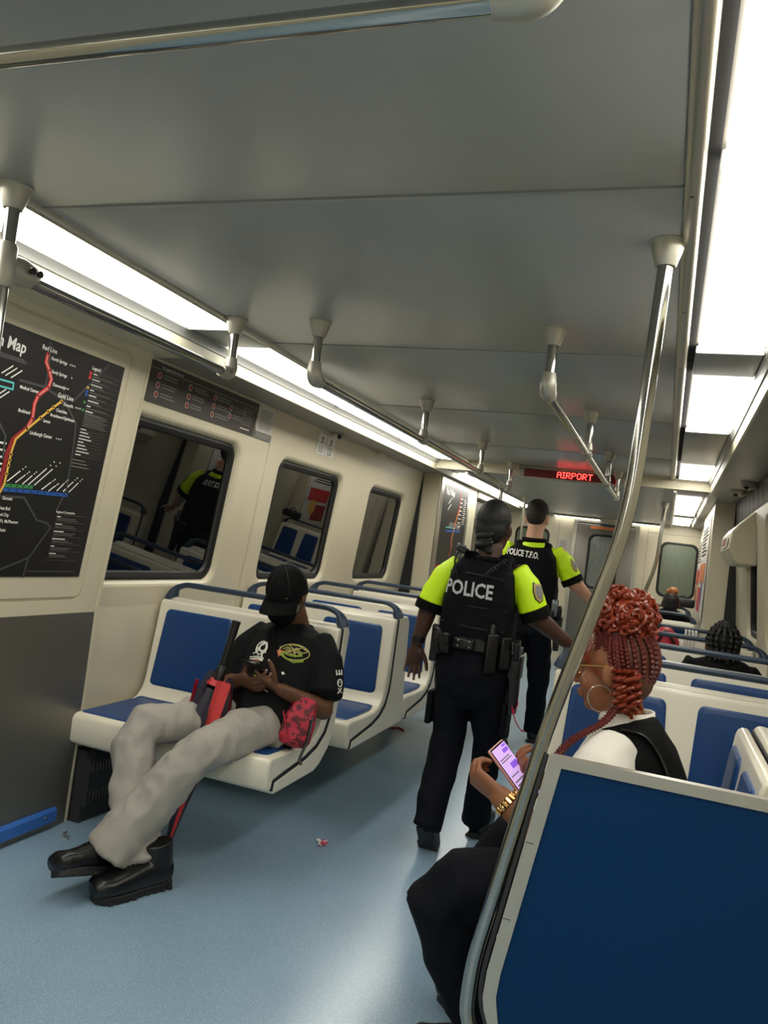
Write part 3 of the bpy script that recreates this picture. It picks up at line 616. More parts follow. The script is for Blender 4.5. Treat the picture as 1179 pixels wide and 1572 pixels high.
# big map: plane of the pocket panel, origin at lower right corner of sheet seen from the aisle
UP = V((0.0956, 0, 0.9954)); up_len = 1
def wallprint(s, y, z, off):
    o = V(WP(s, y, z, off)); return Print(o, (0, -s, 0), (-s * 0.0956, 0, 0.9954))
t = thing('transit_map', 'large black rail map poster on the near left panel', 'map', (-1.38, 2.2, 1.04))
P = wallprint(-1, 2.632, 1.04, OFF + 0.004)      # x from -0.85 (left) to 0 (right edge), y 0..0.872
P.n = V((1, 0, -0.096)).normalized()
obj('map_sheet', MB().add([P.pt(-1.2, 0, 0), P.pt(0, 0, 0), P.pt(0, 0.872, 0), P.pt(-1.2, 0.872, 0), P.pt(-1.2, 0, -0.003), P.pt(0, 0, -0.003), P.pt(0, 0.872, -0.003), P.pt(-1.2, 0.872, -0.003)], [(0, 1, 2, 3), (7, 6, 5, 4), (0, 4, 5, 1), (1, 5, 6, 2), (2, 6, 7, 3), (3, 7, 4, 0)]), 'print_black', t, False)
W = 'print_white'; Gy = 'print_grey'; DG = 'print_dark_grey'
P.text(W, 'Rail System Map', -0.512, 0.792, 0.058, 0.001, align='RIGHT', xs=0.85); P.rect(Gy, -0.72, -0.51, 0.768, 0.7695)
for pts in ([(-0.66, 0.76), (-0.50, 0.762)], [(-0.414, 0.868), (-0.394, 0.753), (-0.393, 0.701)], [(-0.511, 0.699), (-0.393, 0.701), (-0.285, 0.672), (-0.204, 0.602), (-0.19, 0.516), (-0.177, 0.341), (-0.206, 0.261)], [(-0.243, 0.681), (-0.093, 0.861)], [(-0.6, 0.285), (-0.485, 0.289), (-0.377, 0.294), (-0.294, 0.216), (-0.242, 0.209), (-0.216, 0.194), (-0.294, 0.072), (-0.414, 0.028), (-0.6, 0.015)], [(-0.58, 0.56), (-0.52, 0.50), (-0.51, 0.42)], [(-0.294, 0.072), (-0.30, 0.0)]): P.line(DG, pts, 0.009)
red = [(-0.413, 0.818), (-0.413, 0.789), (-0.391, 0.764), (-0.372, 0.735), (-0.377, 0.703), (-0.416, 0.665), (-0.424, 0.632), (-0.419, 0.58), (-0.435, 0.543), (-0.485, 0.494), (-0.497, 0.443), (-0.497, 0.379), (-0.497, 0.319), (-0.497, 0.03)]
P.line('print_red', red, 0.016, 0.0014); P.line('print_darkred', red[8:13], 0.017, 0.0016); P.line(W, red[:9], 0.0018, 0.0020)
gold = [(-0.302, 0.667), (-0.333, 0.639), (-0.355, 0.618), (-0.384, 0.589), (-0.433, 0.539), (-0.473, 0.496), (-0.480, 0.45), (-0.480, 0.39), (-0.480, 0.335), (-0.490, 0.304)]
P.line('print_gold', gold, 0.009, 0.0018); P.line('print_green', [(-0.478, 0.329), (-0.352, 0.336)], 0.013, 0.0016); P.line('print_blue', [(-0.475, 0.314), (-0.351, 0.319), (-0.253, 0.321), (-0.17, 0.324)], 0.014, 0.0016); P.line('print_teal', [(-0.65, 0.681), (-0.534, 0.683), (-0.532, 0.661), (-0.65, 0.659)], 0.006)
for q in gold[:5] + [(-0.48, 0.44), (-0.48, 0.42), (-0.48, 0.40), (-0.48, 0.37)]: P.dot('print_gold', *q, 0.0075, 0.0021); P.dot('print_black', *q, 0.0045, 0.0024)
for q in (red[0], red[2], red[4], red[5], red[7], red[8]): P.dot('print_black', *q, 0.004, 0.0022)
for i in range(9): P.dot('print_black', -0.455 + i * 0.034, 0.3155 + i * 0.001, 0.0035, 0.0024)
for i in range(4): P.dot('print_black', -0.45 + i * 0.028, 0.3305 + i * 0.0016, 0.0035, 0.0024)
for s_, x, y, z in [('Red Line', -0.445, 0.829, 0.024), ('North Springs', -0.393, 0.803, 0.0165), ('Sandy Springs', -0.378, 0.758, 0.0165), ('Dunwoody', -0.360, 0.714, 0.0165), ('Medical Center', -0.505, 0.672, 0.0165), ('Gold Line', -0.325, 0.680, 0.024), ('Doraville', -0.288, 0.655, 0.0165), ('Chamblee', -0.318, 0.627, 0.0165), ('Brookhaven/Oglethorpe', -0.340, 0.605, 0.015), ('Lenox', -0.368, 0.578, 0.0165), ('Buckhead', -0.490, 0.592, 0.0165), ('Lindbergh Center', -0.418, 0.524, 0.018)]: P.text(W, s_, x, y, z, 0.0003, xs=0.85)
for x, y in [(-0.296, 0.808), (-0.285, 0.808), (-0.274, 0.808), (-0.276, 0.763), (-0.293, 0.719), (-0.282, 0.719), (-0.222, 0.660), (-0.211, 0.660), (-0.200, 0.660), (-0.285, 0.529), (-0.274, 0.529), (-0.263, 0.529)]: P.dot(W, x, y, 0.003)
for i, (p0, p1) in enumerate([[(-0.469, 0.345), (-0.402, 0.405)], [(-0.431, 0.345), (-0.38, 0.389)], [(-0.398, 0.343), (-0.347, 0.393)], [(-0.371, 0.343), (-0.271, 0.441)], [(-0.342, 0.345), (-0.242, 0.442)], [(-0.302, 0.333), (-0.248, 0.377)], [(-0.266, 0.331), (-0.226, 0.363)], [(-0.225, 0.336), (-0.182, 0.382)], [(-0.192, 0.337), (-0.133, 0.396)], [(-0.161, 0.337), (-0.105, 0.394)]]):
    q = (p0[0] + (p1[0] - p0[0]) * .7, p0[1] + (p1[1] - p0[1]) * .7); P.line(W, [p0, q], 0.0048); [P.dot(W, q[0] + (p1[0] - q[0]) * f, q[1] + (p1[1] - q[1]) * f, 0.003) for f in (.5, 1)]
for x, y in [(-0.592, 0.704), (-0.574, 0.700), (-0.55, 0.698), (-0.60, 0.62), (-0.585, 0.615)]: P.line(W, [(x, y), (x + 0.04, y + 0.035)], 0.004)
for i, w_ in enumerate((0.05, 0.03, 0.045, 0.02, 0.045, 0.03)): P.rect(W, -0.508 - w_, -0.508, 0.47 - i * 0.024, 0.477 - i * 0.024)
for s_, y in (('Garnett', 0.279), ('West End', 0.243), ('Oakland City', 0.220), ('Lakewood/Ft. McPherson', 0.197), ('East Point', 0.165)): P.text(W, s_, -0.38 if 'Mc' in s_ else -0.43, y, 0.0165, 0.0003, align='RIGHT', xs=.85)
P.text(W, 'Legend', -0.182, 0.820, 0.02, 0.0004, xs=0.85)
for k, y in [('print_red', 0.806), ('print_darkred', 0.796), ('print_red', 0.786), ('print_gold', 0.748), ('print_blue', 0.733), ('print_blue', 0.72), ('print_green', 0.69), ('print_green', 0.66)]: P.rect(k, -0.19, -0.176, y - 0.005, y + 0.005)
for i in range(8): P.rect(Gy, -0.168, -0.012, 0.8125 - i * 0.021, 0.8133 - i * 0.021); P.rect(W, -0.168, -0.168 + 0.022 + 0.02 * ((i * 7) % 3), 0.803 - i * 0.021, 0.8068 - i * 0.021); P.rect(Gy, -0.168, -0.05 - 0.02 * (i % 3), 0.7955 - i * 0.021, 0.7973 - i * 0.021)
P.greek(Gy, -0.168, 0.645, 0.14, 7, 0.0075, 0.0022)
for i in range(9): P.rect(W, -0.172, -0.172 + 0.03 + 0.014 * ((i * 5) % 4), 0.585 - i * 0.0125, 0.5882 - i * 0.0125); P.rect(Gy, -0.172, -0.03, 0.5815 - i * 0.0125, 0.5822 - i * 0.0125)
for i in range(3): P.rect(Gy, -0.18, -0.18 + 0.07 + 0.015 * i, 0.463 - i * 0.013, 0.4665 - i * 0.013)
P.text(W, 'Regional Connections', -0.205, 0.252, 0.0135, 0.0002, xs=0.85)
for i in range(6): P.rect(Gy, -0.205, -0.035, 0.246 - i * 0.029, 0.2468 - i * 0.029); P.rect(W, -0.195, -0.195 + 0.02 + 0.016 * ((i * 5) % 4), 0.236 - i * 0.029, 0.2396 - i * 0.029); P.greek(Gy, -0.195, 0.230 - i * 0.029, 0.12, 2, 0.0065, 0.002)
P.line('print_blue', [(-0.50, 0.314), (-0.66, 0.322), (-0.80, 0.345)], 0.014, 0.0016); P.line('print_green', [(-0.50, 0.329), (-0.64, 0.338), (-0.70, 0.38)], 0.013, 0.0016); P.rect(Gy, -0.287, -0.035, 0.021, 0.0224)
for i in range(8): P.line(W, [(-0.54 - i * 0.034, 0.345 + i * 0.002), (-0.51 - i * 0.034, 0.385 + i * 0.002)], 0.0045); P.greek(Gy, -1.12, 0.70 - i * 0.06, 0.22, 3, 0.012, 0.004); P.rect(Gy, -0.215, -0.04, 0.066, 0.067)
P.build(t)
# far map on the left pocket
t = thing('transit_map', 'small far black rail map with red foot on the left pocket', 'map', (-1.17, 7.5, 1.1))
P = Print((-1.1655, 7.06, 1.15), (0, 1, 0), (0, 0, 1))
obj('map_frame', MB().rbox((-1.166, 7.53, 1.55), (0.008, 0.56, 0.46), 0.006), 'aluminium', t)
P.o.x = -1.157
obj('map_sheet', MB().add([P.pt(0, 0, 0), P.pt(0.94, 0, 0), P.pt(0.94, 0.80, 0), P.pt(0, 0.80, 0)], [(0, 1, 2, 3)]), 'print_black', t, False)
P.rect('print_red', 0, 0.94, 0, 0.035); rd = [(0.62, 0.76), (0.64, 0.66), (0.55, 0.5), (0.5, 0.4), (0.45, 0.3), (0.48, 0.2), (0.42, 0.1)]
P.line('print_red', rd, 0.02); P.line('print_gold', [(0.66, 0.6), (0.57, 0.5), (0.52, 0.4), (0.47, 0.3), (0.5, 0.2)], 0.012, 0.002); P.line('print_blue', [(0.2, 0.36), (0.75, 0.38)], 0.02, 0.002); P.line('print_teal', [(0.2, 0.395), (0.55, 0.40)], 0.01, 0.002)
for i in range(9): P.rect(W, 0.62, 0.72, 0.70 - i * 0.04, 0.708 - i * 0.04); P.line(W, [(0.3 + 0.05 * i, 0.40), (0.36 + 0.05 * i, 0.45)], 0.006)
P.text(W, 'Rail Map', 0.08, 0.70, 0.09, 0.001); P.greek(W, 0.78, 0.70, 0.12, 12, 0.022, 0.006); P.greek(W, 0.72, 0.26, 0.14, 8, 0.02, 0.006); P.line(W, [(0.2, 0.62), (0.3, 0.68)], 0.01); P.line(W, [(0.2, 0.56), (0.3, 0.62)], 0.01)
P.build(t)
# rules banner above the first window
t = thing('rules_banner', 'dark strip of passenger rules above the first left window', 'sign', (-1.34, 3.2, 1.81))
P = wallprint(-1, 2.3, 1.815, 0.003); P.n = V((1, 0, -0.096)).normalized(); P.r = V((0, 1, 0))
obj('banner_sheet', MB().add([P.pt(0, 0, 0), P.pt(1.49, 0, 0), P.pt(1.49, 0.183, 0), P.pt(0, 0.183, 0)], [(0, 1, 2, 3)]), 'print_brown', t, False)
P.rect(Gy, 0, 1.49, 0.150, 0.154); P.rect(Gy, 0, 1.49, 0.180, 0.184); P.text('print_white', 'It is against the law to:', 0.77, 0.158, 0.018, align='RIGHT')
for i, (x, n_) in enumerate([(0.6, 3), (0.84, 3), (1.06, 3), (1.22, 2)]):
    for j in range(n_ if n_ > 2 else 2):
        y = 0.125 - j * 0.042 - (0.02 if n_ == 2 else 0)
        P.dot('paper', x, y, 0.015, n=12); P.dot('print_red', x, y, 0.0125, 0.002, n=12); P.dot('print_brown', x, y, 0.0095, 0.0024, n=12); P.line('print_red', [(x - 0.008, y + 0.008), (x + 0.008, y - 0.008)], 0.003, 0.0028)
        P.greek('print_grey', x + 0.028, y + 0.006, 0.13, 2, 0.013, 0.006)
P.greek('print_grey', 1.34, 0.13, 0.13, 8, 0.012, 0.004); P.greek('print_white', 1.34, 0.022, 0.13, 1, 0.012, 0.005)
P.build(t)
t = thing('notice_card', 'pale printed notice at the right end of the rules strip', 'notice', (-1.34, 3.9, 1.82))
P = wallprint(-1, 3.80, 1.815, 0.004); P.n = V((1, 0, -0.096)).normalized(); P.r = V((0, 1, 0))
obj('card', MB().add([P.pt(0, 0, 0), P.pt(0.19, 0, 0), P.pt(0.19, 0.178, 0), P.pt(0, 0.178, 0)], [(0, 1, 2, 3)]), 'paper', t, False)
P.greek('print_grey', 0.02, 0.155, 0.15, 10, 0.011, 0.004); P.rect('print_grey', 0, 0.19, 0, 0.038); P.greek('paper', 0.02, 0.022, 0.15, 2, 0.011, 0.004, 0.2); P.build(t)
t = thing('safety_stickers', 'two small white stickers between the first left windows', 'sticker', (-1.34, 4.74, 1.85))
P = wallprint(-1, 4.60, 1.848, 0.003); P.n = V((1, 0, -0.096)).normalized(); P.r = V((0, 1, 0))
for a, b in ((0.0, 0.125), (0.135, 0.27)):
    obj('sticker', MB().add([P.pt(a, 0, 0), P.pt(b, 0, 0), P.pt(b, 0.132, 0), P.pt(a, 0.132, 0)], [(0, 1, 2, 3)]), 'print_white', t, False)
    c_ = (a + b) / 2; P.dot('print_black', c_, 0.105, 0.012); P.line('print_black', [(c_ - 0.02, 0.07), (c_, 0.09), (c_ + 0.02, 0.075)], 0.008)
P.text('print_black', 'ATTENTION', 0.202, 0.045, 0.022, 0.0003, align='CENTER', xs=0.75); P.text('print_black', 'TO YOUR', 0.202, 0.025, 0.022, 0.0003, align='CENTER', xs=0.75); P.text('print_black', 'SPEAKERS', 0.202, 0.006, 0.022, 0.0003, align='CENTER', xs=0.75); P.greek('print_grey', 0.02, 0.045, 0.085, 4, 0.011, 0.005); P.build(t)
t = thing('notice_card', 'pale notice on the end wall right of the tall officer', 'notice', (-0.52, Y1, 1.5)); P = Print((-0.60, Y1 - 0.002, 1.45), (1, 0, 0), (0, 0, 1))
obj('card', MB().box((-0.60, Y1 - 0.003, 1.45), (-0.45, Y1 - 0.001, 1.70)), 'paper', t, False); P.greek('print_grey', 0.015, 0.2, 0.12, 9, 0.022, 0.008); P.build(t)
# right banner, right posters
t = thing('rules_banner', 'dark rules strip high on the right wall', 'sign', (1.34, 6, 1.84)); P = wallprint(1, 7.15, 1.84, 0.003); P.n = V((-1, 0, -0.096)).normalized(); P.r = V((0, -1, 0))
obj('banner_sheet', MB().add([P.pt(0, 0, 0), P.pt(2.6, 0, 0), P.pt(2.6, 0.165, 0), P.pt(0, 0.165, 0)], [(0, 1, 2, 3)]), 'print_brown', t, False)
for i in range(9): P.greek('print_grey', 0.05 + i * 0.28, 0.13, 0.2, 8, 0.016, 0.006)
P.build(t)
for (x, y0, y1, z0, z1), lb, cols in (((1.167, 7.5, 8.85, 1.0, 1.92), 'colourful poster on the right door pocket, seen edge-on', ('print_orange', 'print_red', 'print_blue')), ((1.217, 10.15, 11.0, 0.95, 1.9), 'farther red poster beside the end wall', ('print_red', 'print_darkred', 'print_gold'))):
    t = thing('poster', lb, 'poster', (x, y0, z0)); P = Print((x - 0.004, y1, z0), (0, -1, 0), (0, 0, 1)); w_ = y1 - y0; h_ = z1 - z0
    obj('poster_sheet', MB().box((x - 0.003, y0, z0), (x + 0.003, y1, z1)), 'paper', t, False)
    P.rect(cols[0], 0.1 * w_, 0.9 * w_, 0.35 * h_, 0.55 * h_); P.rect(cols[1], 0.1 * w_, 0.6 * w_, 0.05 * h_, 0.3 * h_); P.dot(cols[2], 0.65 * w_, 0.25 * h_, 0.12); P.greek('print_black', 0.1 * w_, 0.9 * h_, 0.8 * w_, 8, 0.035, 0.015); P.build(t)

# ================================================================== LITTER AND LOOSE THINGS
mat('wrapper_pink', srgb(206, 60, 96), 0.4); mat('wrapper_white', srgb(230, 224, 226), 0.4)
t = thing('candy_wrapper', 'crumpled pink and white wrapper on the aisle floor', 'litter', (-0.435, 3.246, 0)); m = MB(); m2 = MB()
for i in range(7):
    a = random.random() * 6.28; c_ = V((-0.435 + 0.018 * math.cos(a), 3.246 + 0.018 * math.sin(a), 0.010)); (m if i % 2 else m2).rbox(c_, (0.013, 0.008, 0.003), 0.001, Matrix.Rotation(a, 3, 'Z') @ Matrix.Rotation(0.6 * random.uniform(-1, 1), 3, 'X'), 1)
obj('pink_folds', m, 'wrapper_pink', t, False); obj('white_folds', m2, 'wrapper_white', t, False)
t = obj('paper_scrap', MB().tube(catmull([(-1.33, 2.70, 0.004), (-1.315, 2.66, 0.006), (-1.28, 2.65, 0.012), (-1.27, 2.64, 0.006)], 5), 0.006, 6, flat=0.3), 'print_grey'); tag(t, 'curled grey scrap on the floor by the steel panel', 'litter')
t = obj('paper_scrap', MB().tube(catmull([(-0.90, 5.5, 0.004), (-0.85, 5.54, 0.01), (-0.80, 5.52, 0.004)], 5), 0.008, 6, flat=0.3), 'wrapper_pink'); tag(t, 'tiny curled pink scrap on the floor under the third left seat', 'litter')
mat('bag_red', srgb(190, 30, 52), 0.5)
t = thing('red_bag', 'red bag lying on the far right seat', 'bag', (0.95, 5.35, 0.48)); m = MB(); m.loft([((0.84, 5.4, 0.48), 0.10, 0.12), ((0.86, 5.4, 0.75), 0.11, 0.12), ((0.88, 5.42, 0.95), 0.09, 0.09), ((0.90, 5.43, 1.0), 0.05, 0.05)], n=16); obj('bag_body', m, 'bag_red', t)
m = MB(); [m.rbox((1.0 + i * 0.02, 5.42, 0.97), (0.006, 0.05, 0.05), 0.002) for i in range(4)]; obj('striped_tag', m, 'print_white', t); obj('bag_strap', MB().tube(catmull([(0.84, 5.32, 0.93), (0.88, 5.30, 1.0), (0.94, 5.33, 0.93)], 5), 0.009, 8), 'print_black', t)
t = thing('black_bag', 'low black bag on top of the far right seat', 'bag', (1.05, 9.57, 0.97)); obj('bag_body', MB().rbox((1.05, 9.57, 1.07), (0.13, 0.05, 0.05), 0.03), 'black', t); obj('bag_handle', MB().tube(catmull([(0.99, 9.57, 1.11), (1.05, 9.57, 1.15), (1.11, 9.57, 1.11)], 5), 0.008, 8), 'black', t)
# ================================================================== PEOPLE
mat('skin_deep', srgb(74, 48, 36), 0.5, var=0.08, vscale=30, spec=0.4)
mat('skin_brown', srgb(98, 64, 44), 0.48, var=0.08, vscale=30, spec=0.4)
mat('skin_warm', srgb(138, 88, 58), 0.48, var=0.08, vscale=30, spec=0.4)
mat('skin_light', srgb(206, 158, 130), 0.5, var=0.06, vscale=30, spec=0.4)
mat('hair_black', srgb(11, 10, 10), 0.62, bump=0.4, bscale=160, stretch=(1, 1, 0.2))
mat('hair_fade', srgb(38, 30, 27), 0.7, bump=0.5, bscale=700)
mat('hair_red', srgb(122, 44, 20), 0.36, var=0.45, vscale=40)
mat('hair_darkred', srgb(92, 32, 26), 0.42, var=0.2, vscale=60)
mat('scalp_brown', srgb(92, 52, 38), 0.55, var=0.2, vscale=40)
mat('hair_orange', srgb(176, 112, 60), 0.6, bump=0.5, bscale=120)
mat('cloth_navy', srgb(14, 16, 23), 0.75, bump=0.15, bscale=500, spec=0.12)
mat('cloth_vest', srgb(13, 14, 18), 0.7, bump=0.25, bscale=350, spec=0.12)
mat('cloth_black', srgb(14, 14, 15), 0.8, bump=0.15, bscale=500, spec=0.12)
mat('cloth_tee', srgb(23, 23, 25), 0.85, bump=0.15, bscale=500, spec=0.12)
mat('cloth_neon', srgb(214, 255, 0), 0.6, bump=0.1, bscale=500, emit=(0.62, 0.9, 0.0, 1), estr=0.0)
mat('cloth_white', srgb(226, 222, 212), 0.7, bump=0.15, bscale=400)
mat('sweat_grey', srgb(158, 153, 145), 0.9, bump=0.35, bscale=500, var=0.10, vscale=120)
mat('leather_black', srgb(12, 12, 13), 0.32, bump=0.12, bscale=260)
mat('sole_black', srgb(24, 24, 25), 0.6, bump=0.2, bscale=200)
mat('gear_black', srgb(18, 18, 19), 0.4)
mat('gear_clear', srgb(120, 126, 134), 0.15, metal=0.3)
mat('letter_silver', srgb(190, 192, 196), 0.5)
mat('patch_gold', srgb(186, 160, 92), 0.5); mat('patch_grey', srgb(120, 120, 118), 0.5)
mat('gold', srgb(226, 184, 120), 0.22, metal=1.0); mat('silver', srgb(220, 216, 205), 0.15, metal=1.0)
mat('phone_black', srgb(10, 10, 11), 0.15); mat('phone_screen', srgb(190, 160, 216), 0.2, emit=(0.56, 0.36, 0.72, 1), estr=0.75)
mat('screen_purple', srgb(120, 80, 200), 0.3, emit=(0.22, 0.09, 0.60, 1), estr=0.75); mat('screen_white', srgb(220, 220, 230), 0.3, emit=(0.8, 0.78, 0.85, 1), estr=1.0); mat('phone_pink', srgb(206, 150, 146), 0.35)
mat('bag_print', srgb(176, 34, 58), 0.6, var=0.1, col2=srgb(92, 22, 34), c2scale=42, c2lim=(0.5, 0.56), bump=0.1)
mat('umb_red', srgb(168, 26, 44), 0.5, bump=0.1); mat('umb_navy', srgb(44, 42, 56), 0.5, bump=0.1); mat('umb_bright', srgb(206, 62, 64), 0.5, bump=0.1)
mat('ink_white', srgb(226, 224, 214), 0.7); mat('ink_yellow', srgb(196, 186, 112), 0.7); mat('ink_green', srgb(142, 168, 62), 0.7); mat('ink_orange', srgb(206, 108, 78), 0.7); mat('ink_olive', srgb(112, 104, 70), 0.7)
mat('nail_blue', srgb(150, 206, 226), 0.2); mat('eye_white', srgb(225, 220, 212), 0.2); mat('eye_dark', srgb(20, 14, 12), 0.15); mat('lip', srgb(120, 62, 52), 0.45); mat('nail', srgb(196, 150, 126), 0.35)
mat('ribbon_pink', srgb(206, 44, 84), 0.5)

def look(loc, f, up=(0, 0, 1)):
    f = V(f).normalized(); r = f.cross(V(up)).normalized(); u = r.cross(f)
    return Matrix(((r.x, f.x, u.x, loc[0]), (r.y, f.y, u.y, loc[1]), (r.z, f.z, u.z, loc[2]), (0, 0, 0, 1)))
def put(mb, tmp, M):
    mb.add([M @ V(p) for p in tmp.v], tmp.f); return mb
def head_solids(mb, M, k=1.0, face=True):
    h = MB()
    h.ell((0, -.012, .035), (.074, .094, .098)); h.ell((0, .026, -.03), (.061, .060, .086)); h.ell((0, .018, -.06), (.055, .058, .042)); h.ell((0, .056, -.086), (.027, .024, .021))
    for s in (-1, 1):
        h.ell((s * .0765, -.008, -.002), (.010, .021, .032), Matrix.Rotation(s * -0.35, 3, 'Z')); h.ell((s * .080, -.016, .010), (.007, .012, .018))
        h.ell((s * .035, .060, -.026), (.026, .022, .028)); h.ell((s * .012, .096, -.026), (.009, .009, .008))
        h.cap((s * .046, .070, .030), .009, (s * .012, .084, .028), .010)
    h.cap((0, .084, .014), .009, (0, .106, -.020), .0125); h.ell((0, .085, -.051), (.023, .013, .007)); h.ell((0, .083, -.063), (.020, .013, .0085))
    h.cap((0, -.02, -.04), .054, (0, -.03, -.13), .054)
    h.v = [tuple(V(p) * k) for p in h.v]
    return put(mb, h, M)
def eyes(par, M, k=1.0):
    for s in (-1, 1):
        m = MB(); t = MB(); t.ell((s * .031 * k, .0555 * k, .008 * k), (.0110 * k,) * 3, n=12, m=8); put(m, t, M); e = obj('eye', m, 'eye_white', par)
        m = MB(); t = MB(); t.ell((s * .031 * k, .0630 * k, .008 * k), (.0055 * k, .004 * k, .0055 * k), n=10, m=6); put(m, t, M); obj('iris', m, 'eye_dark', e)
def hand(mb, wrist, d, n, ts, k=1.0, curl=(18, 25, 18), spread=3, thumb=(0.55, 0.75, 0.25), tcurl=12, idx=None):
    """wrist point, finger direction d, palm normal n, thumb side ts (+1: along d x n)"""
    w = V(wrist); d = V(d).normalized(); n = V(n); n = (n - d * n.dot(d)).normalized(); u = d.cross(n) * ts
    mb.loft([(w - d * .015 * k, .026 * k, .019 * k, u), (w + d * .02 * k, .033 * k, .019 * k, u), (w + d * .055 * k, .040 * k, .0165 * k, u), (w + d * .088 * k, .041 * k, .0135 * k, u)], n=16)
    mb.ell(w + d * .035 * k + u * .024 * k + n * .008 * k, (.018 * k,) * 3)
    tips = []
    for i, (o, L, b) in enumerate(((.031, .074, .088), (.0105, .083, .092), (-.0105, .077, .089), (-.031, .060, .080))):
        p = w + d * b * k + u * o * k; a = math.radians(spread * (1.5 - i)); dd = (d * math.cos(a) + u * math.sin(a)).normalized(); r = (.0092 if i < 3 else .0078) * k
        cs = idx if (idx and i == 0) else curl; ang = 0
        for seg, c in zip((.44, .31, .25), cs):
            ang += math.radians(c); v = dd * math.cos(ang) + n * math.sin(ang); q = p + v * (L * seg * k); mb.cap(p, r, q, r * 0.93, 12); p = q; r *= 0.93
        tips.append((p, v))
    p = w + d * .022 * k + u * .024 * k + n * .006 * k; v = (d * thumb[0] + u * thumb[1] + n * thumb[2]).normalized(); r = .0125 * k
    for L in (.042, .033, .027):
        q = p + v * L * k; mb.cap(p, r, q, r * .9, 12); p = q; r *= .9; v = (v + d * math.sin(math.radians(tcurl)) - u * math.sin(math.radians(tcurl)) * 0.6).normalized()
    tips.append((p, v))
    return tips
def bvh(o):
    org = ORI.get(o, V((0, 0, 0))); return BVHTree.FromPolygons([v.co + org for v in o.data.vertices], [tuple(p.vertices) for p in o.data.polygons])
class Cloth:
    ys, yo = 1.0, 0.0
    """prints shapes on the surface of a garment by dropping them along a direction"""
    def __init__(s, o, origin, r, u, d): s.o = o; s.t = bvh(o); s.g = V(origin); s.r = V(r).normalized(); s.u = V(u).normalized(); s.d = V(d).normalized()
    def at(s, x, y, lift=.002):
        y = y * s.ys + s.yo
        p = s.g + s.r * x + s.u * y - s.d * .35; h = s.t.ray_cast(p, s.d, 0.8)[0]
        return (h - s.d * lift) if h else s.g + s.r * x + s.u * y
    def text(s, name, str_, size, mt, bold=.001, xs=1.0, lift=.003, spacing=1):
        vs, fs = text_mesh(str_, size, bold, xs, 'CENTER'); return obj(name, MB().add([s.at(a, b - size * .35, lift) for a, b in vs], fs), mt, s.o, False)
    def strokes(s, name, lines, mt, w=.004, lift=.003):
        m = MB()
        for pts in lines:
            q = [s.at(p[0], p[1], lift) for p in pts]; m.tube(q, w / 2, 6, side=s.d, flat=1.0)
        o = obj(name, m, mt, s.o); o['kind'] = 'stuff'; return o
    def fills(s, name, polys, mt, lift=.0025):
        m = MB()
        for P_ in polys:
            c = (sum(p[0] for p in P_) / len(P_), sum(p[1] for p in P_) / len(P_)); n = len(P_)
            mid = [((p[0] + c[0]) / 2, (p[1] + c[1]) / 2) for p in P_]
            m.add([s.at(*p, lift) for p in P_] + [s.at(*p, lift) for p in mid] + [s.at(*c, lift)], [(i, (i + 1) % n, n + (i + 1) % n, n + i) for i in range(n)] + [(n + i, n + (i + 1) % n, 2 * n) for i in range(n)])
        o = obj(name, m, mt, s.o); o['kind'] = 'stuff'; return o
def shoe(par, M, L=0.28, W=0.052, up='leather_black', H=0.10, laces=True, label=None):
    """local: heel back at y=0, toe at y=L, sole bottom z=0"""
    u = MB(); t = MB()
    t.loft([((0, .012, .055), W * .70, .040), ((0, .05, .062), W * .82, .050), ((0, L * .38, .062), W * .84, .050), ((0, L * .58, .056), W * .95, .044), ((0, L * .78, .050), W * 1.0, .036), ((0, L * .90, .049), W * .90, .036), ((0, L * .970, .044), W * .68, .028)], side=(1, 0, 0), n=18, e=2.5)
    t.loft([((0, .055, .05), W * .80, .055), ((0, .06, H), W * .78, .056), ((0, .066, H + .035), W * .76, .054)], side=(1, 0, 0), n=16)
    put(u, t, M); b = blob('shoe_upper', u, up, par, .005, 4)
    ol = [(-W * .62, .02), (-W * .55, .004), (0, -.006), (W * .55, .004), (W * .62, .02), (W * .78, L * .2), (W * .75, L * .4), (W * 1.0, L * .66), (W * 1.02, L * .8), (W * .8, L * .94), (W * .35, L * 1.01), (-W * .35, L * 1.01), (-W * .8, L * .94), (-W * 1.02, L * .8), (-W * 1.0, L * .66), (-W * .75, L * .4), (-W * .78, L * .2)]
    ol = [(x * .95, y * .945) for x, y in ol]; t = MB(); t.prism(ol, 'z', 0, .028); s = MB(); put(s, t, M); so = obj('shoe_sole', s, 'sole_black', par, True, bevel=.004, ang=30)
    t = MB()
    for i in range(9):
        y = L * (.06 + .095 * i)
        for q in (-1, 1): t.rbox((q * W * (.62 if i < 5 else .80), y, .006), (.010, .008, .0065), .002, n=1)
    s = MB(); put(s, t, M); obj('tread_lugs', s, 'sole_black', so)['kind'] = 'stuff'
    if laces:
        t = MB()
        for i in range(5):
            y = L * (.34 + .055 * i); z = .120 - i * .0045; t.tube([(-.022, y, z - .006), (0, y + .006, z + .002), (.022, y + .012, z - .006)], .0025, 6); t.tube([(.022, y, z - .006), (0, y + .006, z + .003), (-.022, y + .012, z - .006)], .0025, 6)
        t.tube([(0, L * .32, .124), (.03, L * .33, .122), (.046, L * .36, .10)], .0025, 6)
        s = MB(); put(s, t, M); obj('laces', s, 'black', b)
def person(label, loc): return thing('person', label, 'person', loc)

